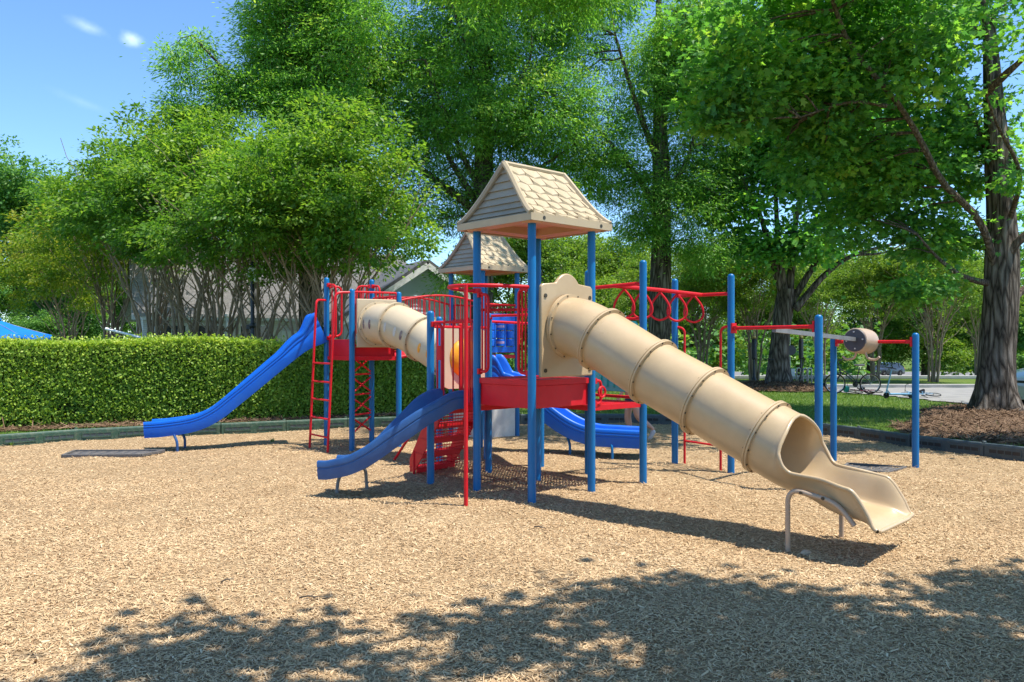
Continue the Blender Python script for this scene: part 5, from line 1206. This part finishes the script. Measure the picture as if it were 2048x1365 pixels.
mb=MB(); mb.box((-8.0,HY-.04,1.05),(1.0,.06,2.1)); dd=build('door',mb,M_trim,o,org); mb=MB(); mb.sphere((-7.62,HY-.1,1.0),.035); build('handle',mb,M_galv,dd,org)
for x in (-13.0,-10.6): 
    mb=MB(); mb.lathe([(.16,0),(.16,.1),(.12,.14),(.11,2.6),(.16,2.64),(.16,2.74)],(x,HY-.55,0),n=16); build('column',mb,M_trim,o,org)
o.rotation_euler.z=R(27); o.location.x-=.7; o.location.y-=.3
# ---- bikes, scooters, rack
def wheel(mb_t,mb_r,c,ax,r,tr=.022,sp=14):
    mb_t.torus(c,ax,r,tr,28,7); A=Vector(ax).normalized(); N=A.orthogonal().normalized(); B=A.cross(N); c=Vector(c)
    mb_r.torus(c,ax,r-tr*1.1,.011,26,5); mb_r.lathe([(.022,-.045),(.022,.045)],c,A,8)
    for k in range(sp):
        a=2*math.pi*k/sp; mb_r.tube([c+A*(.02 if k%2 else -.02),c+(N*math.cos(a)+B*math.sin(a))*(r-tr)],.0022,4)
def bike(loc,rz,label,frame,sc=1.,lie=None,basket=None):
    o=thing('bicycle',loc,label,'bicycle','bicycles on the drive edge',rz); o.scale=(sc,)*3
    if lie: o.rotation_euler=lie
    r=.31; w0,w1=(-.54,0,.332),(.54,0,.332)
    for c in (w0,w1):
        a,b=MB(),MB(); wheel(a,b,c,(0,1,0),r); wo=build('wheel',a,M_tyre,o); build('rim',b,M_chrome,wo)
    mb=MB(); P=lambda *q: [Vector((x,0,z)) for x,z in q]
    head=(.40,.82); mb.tube(P((.36,.62),(.43,.95)) ,.019,8); mb.tube([Vector(x) for x in spline(P((.39,.80),(.16,.66),(-.06,.46),(-.10,.34)),12)],.016,8); mb.tube([Vector(x) for x in spline(P((.37,.70),(.12,.54),(-.10,.31)),12)],.016,8)
    mb.tube(P((-.10,.30),(-.22,.86)),.0165,8); 
    for s in (-.05,.05): mb.tube([Vector((-.10,s*.6,.31)),Vector((-.54,s,.332))],.010,6); mb.tube([Vector((-.19,s*.5,.72)),Vector((-.54,s,.332))],.009,6); mb.tube([Vector((.37,s*.8,.64)),Vector((.54,s,.332))],.012,6)
    mb.tube([Vector((.365,-.045,.66)),Vector((.365,.045,.66))],.014,6); build('frame',mb,frame,o)
    mb=MB(); mb.tube(P((.43,.94),(.45,1.05)),.013,7); mb.tube([Vector(x) for x in spline([(.30,-.33,1.07),(.42,-.26,1.12),(.46,-.08,1.06),(.46,.08,1.06),(.42,.26,1.12),(.30,.33,1.07)],18)],.012,7); hb=build('handlebar',mb,M_black,o)
    mb=MB(); 
    for s in (-1,1): mb.tube([(.36,s*.30,1.095),(.26,s*.34,1.06)],.017,7)
    build('grip',mb,M_tyre,hb)
    mb=MB(); mb.loft([[(-.06+.0,y*.25,.92+z) for y,z in ((-.08,0),(0,.025),(.08,0),(0,-.02))],[(-.18,y*.7,.925+z) for y,z in ((-.12,0),(0,.03),(.12,0),(0,-.03))],[(-.30,y*1.05,.93+z) for y,z in ((-.12,0),(0,.035),(.12,0),(0,-.04))],[(-.36,y*.8,.93+z) for y,z in ((-.12,0),(0,.03),(.12,0),(0,-.03))]]); build('saddle',mb,M_dark,o)
    mb=MB(); mb.lathe([(.085,-.008),(.085,.008)],(-.10,-.05,.30),(0,1,0),18); mb.beam((-.10,-.07,.30),(-.20,-.07,.17),.014,.02); mb.beam((-.10,.07,.30),(0,.07,.43),.014,.02); mb.box((-.22,-.12,.165),(.09,.09,.02)); mb.box((.02,.12,.435),(.09,.09,.02)); mb.beam((-.10,-.05,.36),(-.54,-.05,.36),.01,.05); build('crank',mb,M_black,o)
    if basket:
        mb=MB(); mb.box((.60,0,.92),(.2,.28,.18)); build('basket',mb,basket,o,bevel=.02)
    return o
bike((10.95,26.0,0),R(172),'black cruiser bicycle standing upright at the edge of the drive',M_black)
M_kid=surf('turquoise_paint',(.02,.34,.30),(.02,.28,.25),scale=5,rough=.4); M_lb=surf('pale_blue_paint',(.22,.42,.60),(.18,.36,.52),scale=5,rough=.4); M_rose=surf('plum_paint',(.20,.03,.06),(.16,.02,.05),scale=5,rough=.4)
bike((11.35,25.6,.06),0,'small bicycle with turquoise basket lying behind the cruiser bicycle',M_rose,.68,(R(82),0,R(195)),M_kid)
bike((12.3,24.2,.05),0,'pale blue bicycle lying on its side by the white drive',M_lb,.66,(R(80),0,R(170)))
def scooter(loc,rz,label,h=1.1,sc=1.,lean=0.,bodym=None,par=None):
    o=thing('scooter',loc,label,'scooter','scooters parked in the grass',rz); o.scale=(sc,)*3; o.rotation_euler=(R(lean),0,rz); bm_=bodym or M_black
    for x in (-.42,.42):
        mb=MB(); mb.torus((x,0,.10),(0,1,0),.075,.026,20,7); mb.lathe([(.05,-.02),(.05,.02)],(x,0,.10),(0,1,0),14); build('wheel',mb,M_tyre,o)
    mb=MB(); mb.prism([(-.40,-.07),(.28,-.07),(.34,-.03),(.34,.03),(.28,.07),(-.40,.07)],(0,0,.12),(1,0,0),(0,1,0),.045); mb.beam((-.52,0,.215),(-.36,0,.15),.08,.012); build('deck',mb,bm_,o,bevel=.006)
    mb=MB(); mb.tube([(.44,0,.10),(.40,0,.30),(.27,0,h-.05)],[.02,.024,.02],9); mb.beam((.30,0,.16),(.42,0,.30),.05,.03); mb.beam((.36,0,.2),(.50,0,.2),.06,.012); st=build('stem',mb,bm_,o)
    mb=MB(); mb.tube([(.27,-.24,h),(.26,0,h),(.27,.24,h)],.014,8); mb.box((.28,0,h+.01),(.06,.08,.05)); mb.tube([(.275,-.25,h),(.275,-.14,h)],.019,8); mb.tube([(.275,.25,h),(.275,.14,h)],.019,8); build('handlebar',mb,M_black,o)
    return o
scooter((9.42,29.0,0),R(205),'black electric scooter standing just left of the forked maple trunk',1.05)
scooter((10.9,29.4,0),R(160),'black electric scooter leaning among the steel bike hoops',1.08,1.,8)
scooter((11.45,23.95,0),R(185),'black stemmed kick scooter standing on the drive beside the pale blue bicycle',.98,.92,-4,M_lb)
hl=['steel bike hoop closest to the forked maple trunk','steel bike hoop that the black scooter leans on','steel bike hoop standing clear beside the tall blue post','steel bike hoop mostly hidden by the tall blue post']
for i,px in enumerate((1597,1610,1619.5,1634)):
    x,y,_=W(px,774,29.9-.15*i); mb=MB(); mb.pipe([(-.085,-.05,-.1),(-.085,-.05,.70),(.085,.05,.70),(.085,.05,-.1)],.024,.10,10)
    o=thing('bike_hoop',(x,y,0),hl[i],'bike rack','steel bike hoops'); build('hoop',mb,M_galv,o)
    mb=MB()
    for s in (-1,1): mb.lathe([(.06,-.02),(.06,.012)],(s*.085,s*.05,0),n=12)
    build('flange',mb,M_galv,o)
for px,Y,lb in ((1508,33.3,'black path lamp with banner sleeve before the myrtle stems'),(1602,33.8,'black path lamp with banner sleeve behind the bike hoops')):
    x,y,_=W(px,740,Y); o=thing('path_lamp',(x,y,0),lb,'lamp post','black path lamps'); mb=MB(); mb.lathe([(.10,0),(.10,.15),(.045,.25),(.04,1.75),(.05,1.8)],n=12); build('pole',mb,M_black,o)
    mb=MB(); mb.lathe([(.07,.95),(.10,.98),(.10,1.74),(.08,1.78)],n=14); build('sleeve',mb,M_black,o)
    mb=MB(); mb.lathe([(.06,1.8),(.085,1.85),(.07,1.95),(.03,2.02),(.035,2.07),(.0,2.14)],n=12); build('finial',mb,surf('brass',(.5,.36,.14),(.4,.3,.12),rough=.35,metal=.6),o)
x,y,_=W(1580,740,32.5); o=thing('round_sign',(x,y,0),'round dark sign disc on a thin post beside the forked maple','sign'); mb=MB(); mb.tube([(0,0,-.1),(0,0,1.85)],.022,8); build('post',mb,M_galv,o); mb=MB(); mb.lathe([(.20,-.012),(.20,.012)],(.03,-.04,1.33),(0,1,0),28); build('disc',mb,M_dark,o)
x,y,_=W(1585,745,32.0); o=thing('utility_box',(x+.0,y,0),'small pale utility box standing beside the bike hoops','box'); mb=MB(); mb.box((0,0,.45),(.16,.12,.30)); build('case',mb,M_wallw,o,bevel=.01); mb=MB(); mb.tube([(0,0,-.1),(0,0,.31)],.03,8); build('post',mb,M_galv,o)
# ---- cars
def car(loc,rz,label,paint,L=4.5,Wd=1.84,H=1.62,lamps=True):
    o=thing('parked_car',loc,label,'car','cars parked on the drives',rz); hl_=L/2; z0=.22
    prof=[(-hl_,.55),(-hl_+.02,.82),(-hl_+.15,1.0),(-hl_+.3,1.06),(hl_-1.55,1.06),(hl_-.85,.99),(hl_-.25,.87),(hl_-.04,.74),(hl_,.55)]
    def ring(x,zt,k):
        w_=Wd/2*k; return [(x,-w_*.9,z0),(x,-w_,z0+.12),(x,-w_,zt-.18),(x,-w_*.95,zt-.05),(x,-w_*.80,zt),(x,0,zt+.015),(x,w_*.80,zt),(x,w_*.95,zt-.05),(x,w_,zt-.18),(x,w_,z0+.12),(x,w_*.9,z0)]
    mb=MB(); ks=[.86,.92,.97,.99,1,.99,.95,.88,.82]; mb.loft([ring(x,z,k) for (x,z),k in zip(prof,ks)]); b=build('body',mb,paint,o,angle=30)
    top=[(-hl_+.22,1.03),(-hl_+.55,H-.08),(-hl_+1.1,H),(.1,H),(.55,H-.08),(hl_-1.35,1.04)]
    mb=MB(); rings=[]
    for i,(x,z) in enumerate(top):
        w1=Wd/2*.92; w2=Wd/2*(.90 if i in(0,5) else .74); rings.append([(x,-w1,1.0),(x,-w2,z),(x,w2,z),(x,w1,1.0)])
    mb.loft(rings,True,(True,True),True); build('glasshouse',mb,M_glass,o,angle=25)
    mb=MB(); rr=[]
    for (x,z) in top[1:5]: w2=Wd/2*.76; rr.append([(x,-w2,z-.05),(x,-w2*.97,z+.012),(x,0,z+.035),(x,w2*.97,z+.012),(x,w2,z-.05)])
    mb.loft(rr,True)
    for s in (-1,1):
        for a,b_ in (((hl_-1.35,1.04,.90),(.5,H-.06,.74)),((-.1,1.05,.925),(-.1,H-.04,.76)),((-hl_+1.0,1.05,.925),(-hl_+1.05,H-.04,.76)),((-hl_+.22,1.04,.9),(-hl_+.6,H-.06,.75))):
            mb.beam((a[0],s*Wd/2*a[2],a[1]),(b_[0],s*Wd/2*b_[2],b_[1]),.05,.09)
    build('roof',mb,paint,o,angle=30)
    for x in (-L*.295,L*.305):
        for s in (-1,1):
            mb=MB(); mb.lathe([(.20,-.10),(.33,-.11),(.345,-.06),(.345,.06),(.33,.11),(.20,.10)],(x,s*(Wd/2-.09),.345),(0,1,0),28); wo=build('wheel',mb,M_tyre,o)
            mb=MB(); mb.lathe([(.0,.0),(.07,.02)],(x,s*(Wd/2-.01),.345),(0,s,0),12)
            for k in range(5):
                a=2*math.pi*k/5; mb.beam((x,s*(Wd/2),.345),(x+.21*math.cos(a),s*(Wd/2),.345+.21*math.sin(a)),.03,.06,up=(0,1,0))
            mb.torus((x,s*(Wd/2-.01),.345),(0,1,0),.215,.022,24,6); build('rim',mb,M_chrome,wo)
            mb=MB(); mb.loft([[(x+.40*math.cos(a)*q,s*(Wd/2+.012),.345+.40*math.sin(a)*q) for q in (1,.90)] for a in np.linspace(-.1,math.pi+.1,16)],False); build('wheel_arch',mb,M_black,o)
    for s in (-1,1):
        mb=MB(); mb.sphere((hl_-.20,s*Wd/2*.76,.76),.10,12,8,(1.5,1.5,.75)); mb.sphere
        build('headlight',mb,M_chrome,o)
        mb=MB(); mb.sphere((hl_-1.25,s*(Wd/2+.10),1.10),.09,10,7,(.7,1,.75)); build('mirror',mb,paint,o)
        mb=MB(); mb.box((-hl_+.10,s*Wd/2*.78,.88),(.12,.28,.14)); build('tail_light',mb,M_red,o,bevel=.02)
    mb=MB(); mb.box((hl_-.05,0,.62),(.07,Wd*.5,.16)); mb.box((hl_-.07,0,.36),(.07,Wd*.62,.12)); build('grille',mb,M_black,o,bevel=.02)
    mb=MB(); mb.box((-.0,0,.26),(L*.62,Wd*.98,.12)); build('sill',mb,M_black,o)
    return o
M_silver=surf('silver_paint',(.62,.62,.62),(.58,.58,.59),scale=1.5,rough=.28,metal=.3,coat=.5); M_gun=surf('dark_grey_car_paint',(.075,.08,.09),(.06,.065,.075),scale=1.5,rough=.25,metal=.5,coat=.6); M_whitec=surf('white_car_paint',(.78,.79,.80),(.74,.75,.76),scale=1.5,rough=.25,coat=.5)
cx,cy=99*(1776-1024)/F_PX,99.5
car((cx,cy,terrain(cx,cy)+.07),R(205),'dark grey car far off on the road beyond the myrtles',M_gun,4.6,1.86,1.62)
car((15.2,20.9,0),R(187),'silver car with its nose behind the thick maple trunk',M_silver,4.7,1.9,1.7)
car((19.8,26.2,0),R(190),'white car parked behind the silver car at the picture edge',M_whitec,4.6,1.86,1.72)
# ---- the person walking behind the low deck (only the legs can be seen)
M_skin=surf('skin',(.55,.32,.22),(.48,.27,.18),scale=8,rough=.5); M_navy=surf('navy_cloth',(.02,.03,.08),(.03,.045,.10),scale=12,rough=.9,bump=.2); M_shoe=surf('pale_grey_shoe',(.50,.50,.48),(.42,.42,.41),scale=14,rough=.7,bump=.2); M_hair=surf('brown_hair',(.05,.03,.018),(.08,.05,.03),scale=40,rough=.6)
def skin(name,verts,edges,mat,par,sub=2,root=0):
    me=bpy.data.meshes.new(name); bm=bmesh.new(); ly=bm.verts.layers.skin.verify(); vs=[]
    for i,(x,y,z,rx,ry) in enumerate(verts):
        v=bm.verts.new((x,y,z)); v[ly].radius=(rx,ry); v[ly].use_root=(i==root); vs.append(v)
    for a,b in edges: bm.edges.new((vs[a],vs[b]))
    bm.to_mesh(me); bm.free(); me.materials.append(mat); o=bpy.data.objects.new(name,me); link(o,par)
    sk=o.modifiers.new('skin','SKIN'); sk.use_smooth_shade=True; ss=o.modifiers.new('sub','SUBSURF'); ss.levels=sub; ss.render_levels=sub; return o
per=thing('person',(2.02,13.7,0),'person in dark shorts and pale trainers walking behind the low deck','person',None,R(180))
# walks to the left: local +x is forward (world -x); front leg planted, back foot lifted on its toe
h=1.52
body=[(0,0,.80,.10,.12),(.02,0,.95,.095,.12),(.03,0,1.10,.10,.135),(.03,0,1.22,.085,.14),(.04,0,1.29,.045,.05),(.06,0,1.36,.055,.055),(.065,0,1.44,.075,.068),(.05,0,1.50,.05,.05),
 (.01,-.085,.74,.075,.075),(.05,-.085,.42,.062,.062),(.03,-.085,.28,.062,.066),(.0,-.085,.08,.032,.032),(.06,-.085,.035,.03,.03),
 (-.02,.085,.74,.075,.075),(-.10,.085,.43,.062,.062),(-.22,.085,.32,.058,.062),(-.36,.085,.22,.031,.031),(-.34,.085,.13,.03,.03),
 (.03,-.17,1.22,.045,.045),(-.06,-.21,.99,.036,.036),(.02,-.22,.78,.026,.026),(.03,.17,1.22,.045,.045),(.08,.21,.99,.036,.036),(.20,.21,.82,.026,.026)]
ed=[(0,1),(1,2),(2,3),(3,4),(4,5),(5,6),(6,7),(0,8),(8,9),(9,10),(10,11),(11,12),(0,13),(13,14),(14,15),(15,16),(16,17),(3,18),(18,19),(19,20),(3,21),(21,22),(22,23)]
for base,(x,y,z,dx) in ((20,(.02,-.22,.78,.03)),(23,(.20,.21,.82,.05))):   # hands: palm, four fingers, thumb
    k=len(body); body.append((x+dx*.6,y,z-.05,.026,.016)); ed.append((base,k))
    for j in range(4):
        q=-.021+.014*j; a=len(body); body.append((x+dx+q*.9,y-.004,z-.10,.0085,.0085)); body.append((x+dx+q+.012,y+.006,z-.135+(.008 if j in(0,3) else 0),.0075,.0075)); ed+= [(k,a),(a,a+1)]
    a=len(body); body.append((x+dx*.6+.03,y+.012,z-.065,.009,.009)); body.append((x+dx*.6+.045,y+.02,z-.095,.008,.008)); ed+=[(k,a),(a,a+1)]
skin('body',body,ed,M_skin,per)
sh=[(0,0,.82,.115,.135),(.0,0,.74,.11,.13),(.015,-.09,.68,.088,.09),(.035,-.088,.60,.082,.085),(-.03,.09,.68,.088,.09),(-.055,.088,.60,.082,.085)]
skin('shorts',sh,[(0,1),(1,2),(2,3),(1,4),(4,5)],M_navy,per)
shirt=[(.0,0,.84,.115,.14),(.02,0,.98,.11,.135),(.03,0,1.12,.115,.15),(.03,0,1.24,.09,.15),(.03,-.18,1.21,.055,.055),(-.03,-.205,1.06,.05,.05),(.03,.18,1.21,.055,.055),(.065,.205,1.06,.05,.05)]
skin('shirt',shirt,[(0,1),(1,2),(2,3),(3,4),(4,5),(3,6),(6,7)],M_navy,per)
skin('hair',[(.02,0,1.47,.09,.08),(.0,0,1.41,.06,.07),(.06,0,1.52,.06,.065)],[(0,1),(0,2)],M_hair,per)
skin('shoe',[(-.03,-.085,.06,.045,.045),(.03,-.085,.045,.045,.04),(.11,-.085,.035,.038,.032),(.17,-.085,.03,.025,.022)],[(0,1),(1,2),(2,3)],M_shoe,per)
skin('shoe',[(-.375,.085,.21,.045,.045),(-.35,.085,.15,.047,.042),(-.315,.085,.08,.045,.036),(-.28,.085,.035,.036,.026)],[(0,1),(1,2),(2,3)],M_shoe,per)
# ---- small loose things on the chips
def lump(name,p,sz,label,cat,mat,seed):
    mb=MB(); g=random.Random(seed); rings=[]
    for i in range(7):
        t=-1+2*i/6; rr=math.sqrt(max(0,1-t*t))*.5+.02; rings.append([(t*sz[0]/2,rr*sz[1]*math.cos(a)*(1+g.uniform(-.12,.12)),max(-.3*sz[2],rr*sz[2]*math.sin(a)*(1+g.uniform(-.12,.12)))) for a in np.linspace(0,2*math.pi,10)[:-1]])
    mb.loft(rings); o=build(name,mb,mat,loc=(p[0],p[1],bed(*p)+sz[2]*.25),rz=g.uniform(-.4,.4)); tag(o,label,cat)
M_chunk=surf('weathered_wood',(.50,.40,.28),(.38,.29,.2),scale=12,rough=.9,bump=.5)
lump('wood_chunk',(2.37,6.52),(.10,.055,.05),'pale chunk of wood at the foot of the tube slide leg','wood chunk',M_chunk,1)
for i,(px,py,a,Ln,lb) in enumerate(((620,1198,.05,.14,'thin dark twig lying on sunny chips near the tree shade'),(1080,1060,-.5,.12,'short dark twig lying on chips before the front post'),(455,1165,.9,.10,'short twig lying on the open sunny chips'))):
    Y=CAM_H*F_PX/(py-682.5); x=(px-1024)*Y/F_PX; mb=MB(); mb.tube([(-Ln/2,0,.0),(-Ln*.1,.008,.008),(Ln*.2,-.006,.006),(Ln/2,.006,.0)],[.006,.006,.005,.003],6); mb.tube([(0,.0,.006),(Ln*.16,.03,.012)],[.004,.002],5)
    tag(build('twig',mb,M_bark,loc=(x,Y,bed(x,Y)+.02),rz=a),lb,'twig')
def weed(px,py,label,sd):
    Y=CAM_H*F_PX/(py-682.5); x=(px-1024)*Y/F_PX; g=np.random.default_rng(sd); n=46; a=g.uniform(0,6.28,n); C=np.column_stack([g.normal(0,.015,n),g.normal(0,.015,n),g.uniform(.0,.04,n)]); D=np.column_stack([np.cos(a),np.sin(a),g.uniform(.3,1.3,n)]); N=np.column_stack([-np.cos(a)*.5,-np.sin(a)*.5,np.ones(n)])
    tag(leaves('weed_plant',C,D*.5,N,.045*g.lognormal(0,.2,n),.012,M_blade,None,g.random(n),loc=(x,Y,bed(x,Y))),label,'weed')
weed(22,893,'green weed sprig against the border timber under the umbrella',1); weed(545,886,'small green weed under the long blue slide',2)
